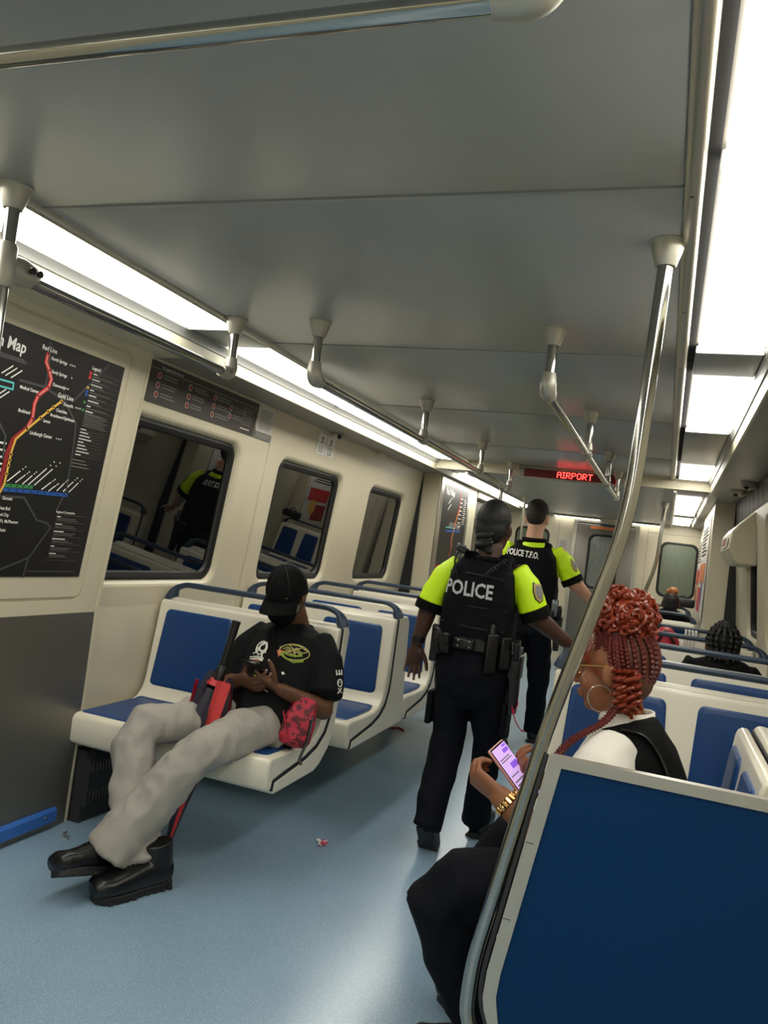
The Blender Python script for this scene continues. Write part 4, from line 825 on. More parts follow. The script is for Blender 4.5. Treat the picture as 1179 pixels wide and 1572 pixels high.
# ------------------------------------------------------------------ 1 seated man with cap
p = person('seated man in black cap, mask and grey sweatpants looking at a phone', (-0.70, 2.9, 0))
HM = look((-0.668, 3.075, 1.052), (-0.06, -1, -0.42))
b = MB(); head_solids(b, HM, 1.0)
b.cap((-.655, 3.13, 1.0), .053, (-.645, 3.19, .90), .056)
b.loft([((-.66, 2.96, .53), .14, .10), ((-.655, 3.06, .66), .14, .10), ((-.65, 3.12, .78), .15, .10), ((-.648, 3.17, .86), .15, .085), ((-.645, 3.19, .91), .07, .05)], n=18)
b.chain([(-.505, 3.16, .84), (-.425, 3.06, .615), (-.54, 2.88, .70)], [.044, .042, .027]); b.cap((-.43, 3.05, .62), .044, (-.48, 2.97, .655), .037)
b.chain([(-.80, 3.16, .84), (-.885, 3.04, .635), (-.735, 2.885, .705)], [.044, .042, .027]); b.cap((-.88, 3.04, .64), .044, (-.82, 2.98, .67), .037)
tipL = hand(b, (-.545, 2.876, .703), (-.86, -.16, .30), (.05, .45, .9), -1, .98, curl=(24, 34, 22), thumb=(.35, .75, .55), tcurl=14)
tipR = hand(b, (-.730, 2.882, .708), (.58, -.22, -.02), (.25, .75, .60), 1, .98, curl=(30, 40, 26), thumb=(.45, .70, .50), tcurl=16)
b.chain([(-.745, 2.95, .53), (-.85, 2.80, .535), (-.965, 2.65, .50), (-.975, 2.60, .44), (-.945, 2.545, .32), (-.875, 2.505, .20), (-.80, 2.48, .12)], [.06, .05, .04, .035, .035, .03, .03]); b.chain([(-.585, 2.95, .53), (-.64, 2.78, .525), (-.695, 2.625, .48), (-.735, 2.565, .41), (-.80, 2.49, .30), (-.89, 2.405, .16)], [.06, .05, .04, .035, .035, .03])
body = blob('body', b, 'skin_brown', p, .0045, 4)
for tp, v in (tipL[4], tipR[0], tipR[1], tipR[4]): obj('fingernail', MB().ell(tp + V((0.0, -.005, .004)) + v * .003, (.005, .004, .005), n=8, m=6), 'nail', body)
eyes(body, HM)
# cap
cp = MB(); K = MB(); rings = []
for i in range(9):
    a = math.radians(i * 90 / 8.0); rings.append((.024 + .118 * math.sin(a), max(math.cos(a), .01)))
K.tube([(0, -.010, z) for z, _ in rings] , [.1 * r for _, r in rings], 24, side=(1, 0, 0)); K.v = [(x * .86, -.010 + (y + .010) * 1.06, z) for x, y, z in K.v]
K.tube([(0, -.010, .005), (0, -.010, .024)], [.1, .1], 24, side=(1, 0, 0)); nn = len(K.v); K.v = K.v[:nn - 48] + [(x * .86, -.010 + (y + .010) * 1.06, z) for x, y, z in K.v[nn - 48:]]
put(cp, K, HM); cap_o = obj('cap_crown', cp, 'cloth_black', p, True, ang=80)
K = MB(); g = []
for i in range(13):
    a = math.radians(-68 + 136 * i / 12)
    for j in range(5):
        t_ = j / 4; ex = .072 * math.cos(a * .95) ** .8 * t_ if math.cos(a * .95) > 0 else 0
        g.append((math.sin(a) * (.0865 + .004 * t_), -.010 + math.cos(a) * .104 + ex, .014 - .022 * t_ * t_ - .030 * abs(math.sin(a)) ** 2 * (.3 + .7 * t_)))
gf = [(i * 5 + j, i * 5 + j + 1, (i + 1) * 5 + j + 1, (i + 1) * 5 + j) for i in range(12) for j in range(4)]
K.add(g, gf); K.add([(x, y, z - .004) for x, y, z in g], [f[::-1] for f in gf]); bd = [i * 5 + 4 for i in range(13)]
K.add([g[i] for i in bd] + [(g[i][0], g[i][1], g[i][2] - .004) for i in bd], [(i, i + 1, 14 + i, 13 + i) for i in range(12)])
m = MB(); put(m, K, HM); obj('cap_brim', m, 'cloth_black', cap_o, True, ang=60)
m = MB(); K = MB()
for q in range(6):
    a = q * math.pi / 3 + .26; K.tube([(math.cos(a) * .087 * math.cos(e), -.010 + math.sin(a) * .107 * math.cos(e), .026 + .1185 * math.sin(e)) for e in [math.radians(x) for x in range(4, 91, 12)]], .0014, 5)
K.ell((0, -.010, .144), (.008, .008, .005)); put(m, K, HM); obj('cap_seams', m, 'black', cap_o)
# mask
m = MB(); K = MB(); K.ell((0, .045, -.048), (.062, .066, .060)); K.ell((0, .085, -.03), (.026, .030, .034)); K.ell((0, .03, -.085), (.05, .055, .03)); put(m, K, HM); mk = blob('face_mask', m, 'cloth_black', p, .005, 5, fold=.002, fscale=30)
m = MB(); K = MB()
for s in (-1, 1): K.tube(catmull([(s * .058, .055, -.03), (s * .072, .02, -.015), (s * .083, -.015, .0), (s * .076, -.01, -.035), (s * .060, .04, -.07)], 5), .0025, 6)
put(m, K, HM); obj('ear_loops', m, 'black', mk)
# stubble grey beard edge
m = MB(); K = MB(); K.ell((.057, .012, -.04), (.006, .014, .026)); K.ell((-.057, .012, -.04), (.006, .014, .026)); put(m, K, HM); obj('beard', m, 'patch_grey', body)
# t-shirt
m = MB()
m.loft([((-.655, 2.955, .50), .165, .125), ((-.655, 3.00, .58), .170, .130), ((-.652, 3.06, .68), .172, .128), ((-.65, 3.11, .78), .182, .122), ((-.648, 3.15, .85), .185, .110), ((-.646, 3.175, .895), .135, .080), ((-.645, 3.185, .918), .085, .062)], n=24, e=2.3)
m.loft([((-.53, 3.16, .875), .07, .062), ((-.465, 3.13, .80), .074, .068), ((-.435, 3.09, .715), .074, .070), ((-.425, 3.065, .672), .074, .070)], side=(0, 1, 0), n=18)
m.loft([((-.77, 3.16, .875), .07, .062), ((-.84, 3.12, .80), .074, .068), ((-.872, 3.08, .715), .074, .070), ((-.882, 3.055, .665), .074, .070)], side=(0, 1, 0), n=18)
m.loft([((-.66, 2.93, .50), .175, .12), ((-.65, 2.97, .56), .17, .12)], n=20)
sh = blob('t_shirt', m, 'cloth_tee', p, .007, 5, fold=.007, fscale=7, stretch=(1, 1, .6), seed=2)
obj('neck_band', MB().tube(catmull([(-.645 + .074 * math.cos(a), 3.165 + .058 * math.sin(a), .917 + .012 * math.sin(a)) for a in [i * 2 * math.pi / 12 for i in range(13)]], 3), .008, 8, caps=False), 'cloth_tee', sh)
ca = Cloth(sh, (-.655, 2.98, .74), (1, 0.0, 0), (0, .35, .93), (0, 1, -.28)); ca.ys, ca.yo = .85, .062
Ck = lambda cx, cy, rx, ry, n=18, a0=0, a1=360: [(cx + rx * math.cos(math.radians(a0 + (a1 - a0) * i / n)), cy + ry * math.sin(math.radians(a0 + (a1 - a0) * i / n))) for i in range(n + 1)]
ca.strokes('snake_print', [Ck(.085, .045, .062, .040), [(.035, .05), (.055, .065), (.075, .045), (.095, .068), (.115, .046), (.135, .056)], [(.04, .035), (.06, .05), (.08, .03), (.10, .048), (.125, .03)], [(.02, .055), (.05, .078), (.10, .08), (.14, .06)], [(.03, .02), (.07, .045), (.11, .07)], [(.05, .08), (.085, .055), (.10, .02)], [(.02, -.10), (.045, -.085), (.075, -.09)]], 'ink_yellow', .0045)
ca.strokes('snake_body_print', [Ck(.085, .038, .036, .013, a0=180, a1=380), [(.035, .03), (.06, .008), (.10, -.005), (.135, .01)], [(-.04, -.105), (-.02, -.125), (.02, -.135), (.045, -.13)]], 'ink_green', .009)
ca.fills('flame_print', [[(.005, .035), (.035, .045), (.05, .03), (.03, .01), (.02, -.03), (.005, -.025)], [(.055, .035), (.07, .04), (.06, .022)]], 'ink_orange')
ca.fills('scales_print', [[(.045, .06), (.09, .068), (.12, .05), (.09, .042), (.05, .046)]], 'ink_olive')
ca.strokes('rose_print', [Ck(-.058, .035, .026, .034), Ck(-.052, .04, .016, .022, a0=30, a1=340), [(-.085, .02), (-.06, .05), (-.035, .07)], [(-.09, .0), (-.07, .02), (-.03, .015), (-.04, .05)], [(-.10, -.02), (-.06, -.01), (-.03, -.015)], [(-.08, .03), (-.05, .02), (-.04, -.01)]], 'ink_white', .007)
ca.fills('leaf_print', [[(-.105, -.03), (-.06, -.012), (-.03, -.018), (-.03, -.03)], [(.025, -.075), (.075, -.06), (.085, -.07), (.05, -.085)], [(.03, -.09), (.06, -.10), (.055, -.082)]], 'ink_white')
ca.strokes('script_print', [[(-.05, -.155), (-.03, -.15), (-.035, -.165), (-.01, -.155), (.0, -.17), (.02, -.16), (.045, -.17)], [(-.10, -.135), (-.08, -.125), (-.075, -.145), (-.06, -.14)]], 'ink_white', .004)
cs_ = Cloth(sh, (-.38, 3.07, .735), (.35, .94, 0), (0, .2, 1), (-1, .35, 0))
cs_.strokes('sleeve_print', [Ck(0, 0, .014, .014), [(-.012, -.02), (.012, -.04)], [(.012, -.02), (-.012, -.04)], [(-.015, .035), (.015, .035)], [(-.015, .03), (-.015, .05)], [(0, .03), (0, .05)], [(.015, .03), (.015, .05)], [(-.006, .003), (-.003, .003)], [(.004, .003), (.007, .003)]], 'ink_white', .005)
# cross-body strap and bag belong to him but are things of their own
# trousers
m = MB()
m.loft([((-.66, 3.03, .50), .165, .085), ((-.66, 2.96, .515), .17, .085), ((-.665, 2.90, .52), .165, .085)], n=20)
m.loft([((-.745, 2.97, .535), .09, .088), ((-.85, 2.80, .54), .088, .086), ((-.985, 2.63, .515), .080, .080), ((-.985, 2.585, .45), .075, .078), ((-.945, 2.545, .32), .078, .078), ((-.875, 2.505, .20), .082, .078), ((-.815, 2.475, .085), .086, .080)], side=(.8, -.6, 0), n=20)
m.loft([((-.585, 2.96, .535), .09, .088), ((-.64, 2.78, .53), .090, .088), ((-.70, 2.605, .485), .082, .082), ((-.735, 2.555, .42), .078, .08), ((-.80, 2.49, .30), .080, .078), ((-.855, 2.435, .21), .086, .082), ((-.895, 2.395, .130), .088, .078)], side=(1, -.2, 0), n=20)
blob('sweatpants', m, 'sweat_grey', p, .008, 5, fold=.015, fscale=12, stretch=(1, 1, .7), seed=5)
# boots
shoe(p, look((-.735, 2.555, 0.0), (-.42, -.90, 0)), .305, .060, H=.13)
shoe(p, look((-.880, 2.470, .030), (-.22, -.93, .22), (-.35, .1, 1)), .305, .060, H=.14)
# phone
t = thing('smartphone', 'black smartphone in the capped man\'s hands', 'phone', (-.64, 2.85, .75)); PM = look((-.648, 2.832, .775), (.08, -.84, .42), (0, .42, .84))
m = MB(); K = MB(); K.rbox((0, 0, 0), (.037, .074, .0045), .004); put(m, K, PM); ph = obj('phone_case', m, 'phone_black', t)
m = MB(); K = MB(); K.rbox((-.018, .05, .005), (.012, .014, .002), .002); K.rbox((0, 0, -.0048), (.034, .07, .0006), .0004); put(m, K, PM); obj('camera_bump', m, 'gear_black', ph)
# bag
t = thing('crossbody_bag', 'red patterned crossbody bag at the seated man\'s hip', 'bag', (-.455, 2.95, .5))
m = MB(); m.loft([((-.475, 2.90, .495), .055, .028), ((-.472, 2.905, .52), .066, .036), ((-.465, 2.925, .58), .064, .040), ((-.46, 2.95, .64), .050, .034), ((-.458, 2.96, .665), .036, .024)], side=(.9, .42, 0), n=20, e=3)
bg = blob('bag_body', m, 'bag_print', t, .005, 4, fold=.005, fscale=14)
obj('front_zip', MB().tube(catmull([(-.515, 2.868, .655 - .03), (-.50, 2.862, .59), (-.475, 2.862, .53), (-.44, 2.88, .508)], 6), .003, 6), 'umb_red', bg)
obj('zip_pull', MB().tube([(-.415, 2.915, .60), (-.412, 2.905, .56), (-.414, 2.905, .53)], .005, 6), 'gear_black', bg)
obj('tail_strap', MB().tube(catmull([(-.412, 2.925, .61), (-.405, 2.90, .55), (-.41, 2.885, .50), (-.415, 2.86, .455), (-.40, 2.85, .44)], 5), .006, 6, flat=.4), 'gear_black', bg)
tv = bvh(sh); sp = []
for q in range(12):
    f = q / 11; x = -.705 + (.20) * f ** 1.3; z = .925 - .30 * f; h = tv.ray_cast(V((x, 2.6, z)), V((0, 1, 0)), 1.0)[0]; sp.append((h.x, h.y - .004, h.z) if h else (x, 2.95, z))
sp = [(-.715, 3.18, .945)] + sp + [(-.465, 2.93, .63)]
obj('shoulder_strap', MB().tube(catmull(sp, 3), .019, 8, side=(1, 0, 0), flat=.12), 'cloth_black', t)
# umbrella
t = thing('umbrella', 'folded red and navy umbrella leaning against the seated man\'s legs', 'umbrella', (-.86, 2.70, 0))
u0, u1 = V((-.872, 2.713, 0.0)), V((-.757, 2.805, .85)); ud = (u1 - u0).normalized(); uu = V((1, 0, 0)); uu = (uu - ud * uu.dot(ud)).normalized(); uv = ud.cross(uu)
obj('shaft', MB().tube([u0, u1], .006, 8), 'gear_black', t); obj('ferrule', MB().tube([u0, u0 + ud * .05], [.004, .008], 8), 'screw', t)
for q in range(10):      # loosely folded canopy: pleated gores
    a = 2 * math.pi * q / 10; n_ = 13; vs = []; top = .715 + .035 * math.sin(q * 2.4); fl = 1 + .25 * math.sin(q * 1.9 + .5) + (.35 if q == 5 else 0)
    for i in range(n_):
        f = i / (n_ - 1); rr = .010 + .050 * min(1, f * 1.5) + .042 * f ** 2.2 * fl; c_ = u0 + ud * (.05 + (top - .05) * f)
        if f > .80: rr *= 1 - (.45 if q not in (5, 8) else .10) * ((f - .80) / .20) ** 1.5
        for j in range(9):
            t_ = j / 8; aa = a + (2 * math.pi / 10) * (t_ * 1.1 - .05); pl = 1 - .20 * math.sin(math.pi * t_) * min(1, f * 2); vs.append(c_ + uu * (math.cos(aa) * rr * pl) + uv * (math.sin(aa) * rr * pl * .62))
    obj('canopy_gore', MB().add(vs, [(i * 9 + j, i * 9 + j + 1, (i + 1) * 9 + j + 1, (i + 1) * 9 + j) for i in range(n_ - 1) for j in range(8)]), ('umb_red', 'umb_navy', 'umb_bright', 'umb_navy', 'umb_red', 'umb_red', 'umb_navy', 'umb_navy', 'umb_bright', 'umb_navy')[q], t)
obj('tie_strap', MB().tube([u0 + ud * .70, u0 + ud * .72], [.045, .038], 12), 'umb_bright', t)
obj('runner', MB().lathe(u0 + ud * .72, [(0, .020), (.05, .020), (.06, .012)], axis=ud, n=12), 'gear_black', t)
hg = [u1 + ud * x for x in (-.09, -.07, -.03, -.01, .02, .045, .075, .10)]; obj('grip', MB().tube(hg, [.012, .016, .013, .016, .0135, .017, .016, .018], 12), 'gear_black', t)
# ------------------------------------------------------------------ 2 policewoman, seen from behind, walking away
p = person('policewoman in neon sleeves and POLICE vest walking up the aisle', (.05, 3.6, 0))
HM = look((.082, 3.60, 1.455), (.12, 1, .02))
b = MB(); head_solids(b, HM, .98); b.cap((.088, 3.575, 1.37), .050, (.09, 3.56, 1.29), .056)
b.loft([((.07, 3.565, .84), .13, .09), ((.07, 3.57, 1.0), .12, .09), ((.075, 3.57, 1.15), .13, .09), ((.08, 3.565, 1.26), .12, .08), ((.09, 3.565, 1.30), .06, .05)], n=16)
b.chain([(-.075, 3.565, 1.255), (-.165, 3.545, 1.055), (-.200, 3.545, .90)], [.048, .043, .030]); b.cap((-.168, 3.545, 1.05), .044, (-.185, 3.55, .97), .038)
hand(b, (-.202, 3.546, .885), (-.10, .10, -1), (.35, -.93, .0), -1, .95, curl=(12, 16, 10), spread=5, thumb=(.75, .55, .2))
b.chain([(.235, 3.57, 1.265), (.315, 3.575, 1.09), (.452, 3.66, .995)], [.048, .046, .031]); b.cap((.318, 3.578, 1.09), .045, (.38, 3.615, 1.045), .041)
hand(b, (.462, 3.667, .988), (.78, .50, -.36), (.3, .1, -.95), -1, .95, curl=(22, 30, 20), spread=3, thumb=(.6, .55, .3))
b.chain([(.0, 3.57, .82), (-.005, 3.56, .48), (-.02, 3.44, .16)], [.08, .055, .04]); b.chain([(.14, 3.57, .82), (.155, 3.65, .48), (.12, 3.79, .12)], [.08, .055, .04])
body = blob('body', b, 'skin_deep', p, .005, 4); eyes(body, HM, .98)
m = MB(); K = MB(); K.ell((0, -.018, .045), (.080, .098, .096)); K.ell((0, -.05, .0), (.074, .062, .075)); put(m, K, HM); hr = blob('hair', m, 'hair_black', p, .006, 5)
m = MB(); K = MB(); K.ell((-.005, -.105, -.062), (.040, .032, .042)); 
for i in range(10):
    a = i * 1.3; K.cap((.030 * math.cos(a), -.118 + .012 * math.sin(a), -.10 + i * .008), .014, (.030 * math.cos(a + 1), -.122 + .01 * math.sin(a + 1), -.094 + i * .008), .013)
put(m, K, HM); blob('hair_bun', m, 'hair_black', hr, .004, 2)
# neon polo
m = MB()
m.loft([((.07, 3.565, .90), .145, .105), ((.072, 3.57, 1.1), .150, .108), ((.078, 3.568, 1.22), .165, .10), ((.083, 3.565, 1.285), .125, .075), ((.087, 3.562, 1.315), .075, .060)], n=20)
m.loft([((-.045, 3.565, 1.265), .062, .060), ((-.105, 3.558, 1.215), .066, .062), ((-.140, 3.550, 1.14), .066, .064), ((-.158, 3.546, 1.085), .067, .066)], side=(0, 1, 0), n=18)
m.loft([((.21, 3.568, 1.275), .062, .060), ((.262, 3.57, 1.22), .066, .062), ((.292, 3.572, 1.155), .067, .065), ((.308, 3.574, 1.115), .068, .066)], side=(0, 1, 0), n=18)
po = blob('neon_polo', m, 'cloth_neon', p, .007, 4, fold=.005, fscale=10, seed=3)
for c0, c1 in (((-.156, 3.546, 1.092), (-.167, 3.545, 1.048)), ((.305, 3.574, 1.122), (.326, 3.58, 1.080))): obj('sleeve_cuff', MB().loft([(c0, .0705, .069), (c1, .0695, .068)], side=(0, 1, 0), n=18, rounded=False), 'cloth_black', po)
obj('collar', MB().tube(catmull([(.088 + .066 * math.cos(a), 3.563 + .060 * math.sin(a), 1.322 + .006 * math.sin(a)) for a in [i * 2 * math.pi / 12 for i in range(13)]], 3), .013, 8, caps=False), 'cloth_black', po)
# carrier vest
m = MB()
m.loft([((.070, 3.560, .955), .160, .128), ((.070, 3.560, 1.02), .164, .132), ((.072, 3.560, 1.12), .162, .130), ((.075, 3.560, 1.20), .150, .124), ((.078, 3.560, 1.265), .142, .106), ((.082, 3.560, 1.30), .12, .08)], n=36, e=4.6)
for s in (-1, 1): m.loft([((.085 + s * .078, 3.49, 1.27), .036, .026), ((.085 + s * .080, 3.545, 1.328), .034, .020), ((.085 + s * .078, 3.62, 1.29), .034, .026)], side=(1, 0, 0), n=12, e=3)
ve = blob('carrier_vest', m, 'cloth_vest', p, .006, 4, fold=.003, fscale=12, seed=4)
cv = Cloth(ve, (.034, 3.50, 1.178), (1, 0, -.035), (.0, 0, 1), (0, 1, 0)); cv.text('police_lettering', 'POLICE', .088, 'letter_silver', .0022, .78)
m = MB(); m.tube([cv.at(-.10, .065, .004), cv.at(0, .067, .004), cv.at(.15, .062, .004)], .006, 6, side=(0, 1, 0)); m.tube([cv.at(-.11, -.16, .004), cv.at(.04, -.165, .004), cv.at(.18, -.16, .004)], .005, 6); m.tube([cv.at(-.11, -.07, .003), cv.at(.04, -.075, .003), cv.at(.18, -.07, .003)], .004, 6); obj('vest_seams', m, 'gear_black', ve)
# radio cord over the right shoulder, microphone on the left
pts = []
q0, q1 = V((.175, 3.485, 1.32)), V((.095, 3.425, 1.235))
for i in range(61):
    f = i / 60; c_ = q0.lerp(q1, f) + V((0, -.012 * math.sin(f * 3.14), 0)); a = i * .9; pts.append(c_ + V((.006 * math.cos(a), -.004, .007 * math.sin(a))))
obj('coiled_cord', MB().tube(pts, .0028, 6), 'gear_black', p)
mi = obj('shoulder_microphone', MB().rbox((-.03, 3.51, 1.345), (.024, .03, .014), .006, Matrix.Rotation(.35, 3, 'Y')), 'gear_black', p); obj('microphone_clip', MB().rbox((-.03, 3.50, 1.362), (.014, .014, .004), .002), 'gear_clear', mi); obj('microphone_lead', MB().tube(catmull([(-.045, 3.49, 1.335), (-.05, 3.465, 1.29), (-.03, 3.44, 1.25), (-.02, 3.43, 1.23)], 6), .004, 6), 'gear_black', mi)
# sleeve patch
sp_ = Cloth(po, (.345, 3.52, 1.20), (.55, .83, 0), (0, .1, 1), (-.8, .6, 0))
Ck2 = lambda sx, sy: [(-sx, sy), (sx, sy), (sx * 1.05, 0), (sx * .7, -sy * .8), (0, -sy * 1.1), (-sx * .7, -sy * .8), (-sx * 1.05, 0)]
sp_.fills('patch_border', [Ck2(.030, .042)], 'gear_black', .003); sp_.fills('patch_field', [Ck2(.025, .037)], 'patch_gold', .0042); sp_.fills('patch_centre', [Ck2(.019, .028)], 'patch_grey', .0054)
# trousers
m = MB()
m.loft([((.068, 3.565, .945), .150, .108), ((.068, 3.56, .87), .165, .122), ((.068, 3.555, .80), .172, .130), ((.068, 3.56, .72), .165, .118), ((.07, 3.57, .67), .15, .10)], n=24)
m.loft([((-.010, 3.56, .80), .086, .115), ((-.008, 3.56, .66), .084, .098), ((-.004, 3.56, .50), .074, .080), ((-.010, 3.52, .36), .070, .074), ((-.018, 3.46, .22), .066, .068), ((-.022, 3.42, .12), .066, .066)], side=(1, 0, 0), n=20)
m.loft([((.146, 3.565, .80), .086, .115), ((.155, 3.59, .66), .082, .095), ((.160, 3.64, .50), .070, .078), ((.148, 3.70, .34), .066, .070), ((.128, 3.765, .18), .062, .066), ((.118, 3.80, .075), .064, .068)], side=(1, 0, 0), n=20)
tr = blob('trousers', m, 'cloth_navy', p, .008, 4, fold=.011, fscale=8, stretch=(1, 1, .8), seed=6)
for x, y, z in ((-.098, 3.555, .62), (.238, 3.58, .62)): obj('cargo_pocket', MB().rbox((x, y, z), (.014, .06, .075), .01), 'cloth_navy', tr)
# belt with gear
bt_ = obj('duty_belt', MB().loft([((.068, 3.56, .912), .172, .134), ((.068, 3.56, .965), .170, .132)], n=32, e=2.3, rounded=False), 'leather_black', p)
def on_belt(a, r=1.0): return V((.068 + .172 * r * math.sin(a), 3.56 - .134 * r * math.cos(a), .938))
for a, h, z, nm in ((-.10, (.046, .012, .024), .0, 'belt_keeper'), (-.62, (.030, .018, .045), -.01, 'belt_pouch'), (-.98, (.034, .022, .055), -.012, 'belt_pouch'), (-1.45, (.020, .020, .085), -.03, 'baton_holder'), (.55, (.026, .022, .085), -.025, 'torch_holder'), (.92, (.028, .022, .070), -.02, 'radio_holder')):
    c_ = on_belt(a, 1.07); c_.z += z; q = obj(nm, MB().rbox(c_, h, .008, Matrix.Rotation(a, 3, 'Z')), 'leather_black', bt_)
    if nm == 'belt_pouch': obj('pouch_flap', MB().rbox(c_ + V((math.sin(a) * .016, -math.cos(a) * .016, .016)), (h[0] * 1.03, .008, .024), .005, Matrix.Rotation(a, 3, 'Z')), 'gear_black', q)
    if nm == 'belt_keeper':
        for s in (-1, 1):
            for zz in (-.012, .012): obj('snap', MB().ell(c_ + V((s * .026, -.013, zz)), (.006, .004, .006), n=8, m=6), 'screw', q)
    if nm == 'torch_holder': obj('torch', MB().tube([c_ + V((0, 0, .02)), c_ + V((0, 0, .115)), c_ + V((0, 0, .125))], [.016, .016, .012], 12), 'gear_black', q)
    if nm == 'radio_holder': obj('radio_antenna', MB().tube([c_ + V((0, 0, .06)), c_ + V((.005, 0, .16))], .006, 8), 'gear_black', q)
hs = obj('holster', MB().rbox((.262, 3.545, .86), (.030, .045, .055), .012).loft([((.262, 3.54, .84), .026, .042), ((.270, 3.535, .74), .022, .034), ((.272, 3.53, .66), .018, .026)], side=(1, 0, 0), n=12, e=4), 'leather_black', bt_)
obj('pistol_grip', MB().rbox((.268, 3.50, .935), (.014, .024, .045), .008, Matrix.Rotation(.35, 3, 'X')).rbox((.268, 3.545, .93), (.013, .05, .016), .005), 'gear_black', hs)
obj('wrist_strap', MB().tube([(-.1965, 3.546, .925), (-.1985, 3.546, .897)], [.034, .033], 16), 'gear_black', p)
obj('ribbon_tail', MB().tube(catmull([(.285, 3.54, .73), (.295, 3.52, .70), (.285, 3.50, .67), (.30, 3.50, .63), (.325, 3.50, .60), (.34, 3.49, .60)], 5), .008, 6, flat=.25).tube(catmull([(.28, 3.54, .72), (.275, 3.51, .69), (.285, 3.50, .66)], 4), .01, 6, flat=.3), 'ribbon_pink', p)
# boots: left trailing on its toe, right flat ahead
shoe(p, look((-.022, 3.385, .125), (0.0, .66, -.75), (0, .75, .66)), .235, .043, H=.09)
shoe(p, look((.118, 3.765, .0), (.10, 1, 0)), .26, .043, H=.09)

# ------------------------------------------------------------------ 3 tall policeman ahead
p = person('tall policeman with POLICE T.F.O. vest walking ahead of the policewoman', (-.05, 5.8, 0))
HM = look((-.085, 5.84, 1.635), (.05, 1, .02))
b = MB(); head_solids(b, HM, 1.04); b.cap((-.085, 5.82, 1.54), .060, (-.08, 5.80, 1.45), .066)
b.loft([((-.05, 5.80, .93), .14, .10), ((-.06, 5.80, 1.15), .15, .10), ((-.07, 5.80, 1.36), .15, .10), ((-.075, 5.80, 1.44), .07, .06)], n=16)
b.chain([(.115, 5.80, 1.40), (.235, 5.81, 1.21), (.36, 5.93, 1.09)], [.055, .052, .036]); b.cap((.24, 5.815, 1.21), .052, (.30, 5.87, 1.15), .046)
hand(b, (.37, 5.94, 1.082), (.75, .55, -.35), (.3, .2, -.93), -1, 1.0)
b.chain([(-.26, 5.80, 1.40), (-.33, 5.79, 1.16), (-.31, 5.93, .98)], [.055, .050, .036]); hand(b, (-.31, 5.94, .97), (.1, .6, -.8), (.9, .2, .1), -1, 1.0)
b.chain([(-.13, 5.80, .88), (-.15, 5.74, .5), (-.14, 5.64, .12)], [.08, .06, .045]); b.chain([(.03, 5.80, .88), (.045, 5.92, .5), (.04, 6.02, .12)], [.08, .06, .045])
body = blob('body', b, 'skin_light', p, .006, 4); eyes(body, HM, 1.04)
m = MB(); K = MB(); K.ell((0, -.016, .066), (.081, .103, .088)); K.ell((0, -.045, .035), (.076, .072, .085)); put(m, K, HM); blob('short_hair', m, 'hair_fade', p, .006, 4)
m = MB()
m.loft([((-.05, 5.80, .95), .165, .115), ((-.06, 5.80, 1.2), .175, .12), ((-.07, 5.80, 1.36), .19, .11), ((-.075, 5.80, 1.43), .14, .085), ((-.08, 5.80, 1.47), .08, .07)], n=20)
m.loft([((.075, 5.80, 1.41), .072, .070), ((.15, 5.803, 1.345), .077, .073), ((.19, 5.808, 1.28), .077, .074), ((.212, 5.812, 1.24), .077, .075)], side=(0, 1, 0), n=18)
m.loft([((-.22, 5.80, 1.41), .072, .070), ((-.285, 5.797, 1.345), .077, .073), ((-.31, 5.795, 1.28), .077, .074), ((-.322, 5.793, 1.23), .077, .075)], side=(0, 1, 0), n=18)
po = blob('neon_polo', m, 'cloth_neon', p, .008, 4, fold=.006, fscale=9, seed=8)
for c0, c1 in (((.208, 5.811, 1.248), (.232, 5.816, 1.207)), ((-.32, 5.793, 1.24), (-.328, 5.792, 1.195))): obj('sleeve_cuff', MB().loft([(c0, .081, .079), (c1, .080, .078)], side=(0, 1, 0), n=18, rounded=False), 'cloth_black', po)
obj('collar', MB().tube(catmull([(-.08 + .075 * math.cos(a), 5.80 + .070 * math.sin(a), 1.485 + .006 * math.sin(a)) for a in [i * 2 * math.pi / 12 for i in range(13)]], 3), .017, 8, caps=False), 'cloth_black', po)
m = MB()
m.loft([((-.055, 5.79, .99), .185, .142), ((-.062, 5.79, 1.12), .190, .146), ((-.075, 5.79, 1.25), .190, .142), ((-.085, 5.79, 1.36), .185, .130), ((-.085, 5.79, 1.42), .15, .10)], n=36, e=4.6)
for s in (-1, 1): m.loft([((-.075 + s * .095, 5.70, 1.37), .040, .03), ((-.077 + s * .098, 5.78, 1.452), .038, .024), ((-.075 + s * .095, 5.87, 1.40), .038, .03)], side=(1, 0, 0), n=12, e=3)
m.loft([((-.08, 5.70, 1.36), .09, .03), ((-.08, 5.715, 1.405), .085, .03)], n=14, e=3)
ve = blob('carrier_vest', m, 'cloth_vest', p, .008, 3, fold=.004, fscale=9, seed=9)
cv = Cloth(ve, (-.130, 5.7, 1.378), (1, 0, -.05), (0, 0, 1), (0, 1, 0)); cv.text('police_lettering', 'POLICE T.F.O.', .062, 'print_white', .0022, .62)
sp_ = Cloth(po, (.26, 5.75, 1.34), (.5, .85, 0), (0, .1, 1), (-.8, .6, 0)); sp_.fills('patch_border', [Ck2(.032, .045)], 'gear_black', .003); sp_.fills('patch_field', [Ck2(.027, .039)], 'patch_gold', .0042); sp_.fills('patch_centre', [Ck2(.018, .028)], 'patch_grey', .0054)
m = MB()
m.loft([((-.05, 5.80, 1.0), .16, .12), ((-.05, 5.80, .90), .175, .13), ((-.05, 5.80, .82), .172, .13)], n=20)
m.loft([((-.13, 5.80, .84), .092, .115), ((-.14, 5.77, .66), .088, .10), ((-.15, 5.74, .48), .078, .085), ((-.15, 5.68, .28), .072, .075), ((-.145, 5.63, .08), .072, .075)], side=(1, 0, 0), n=18)
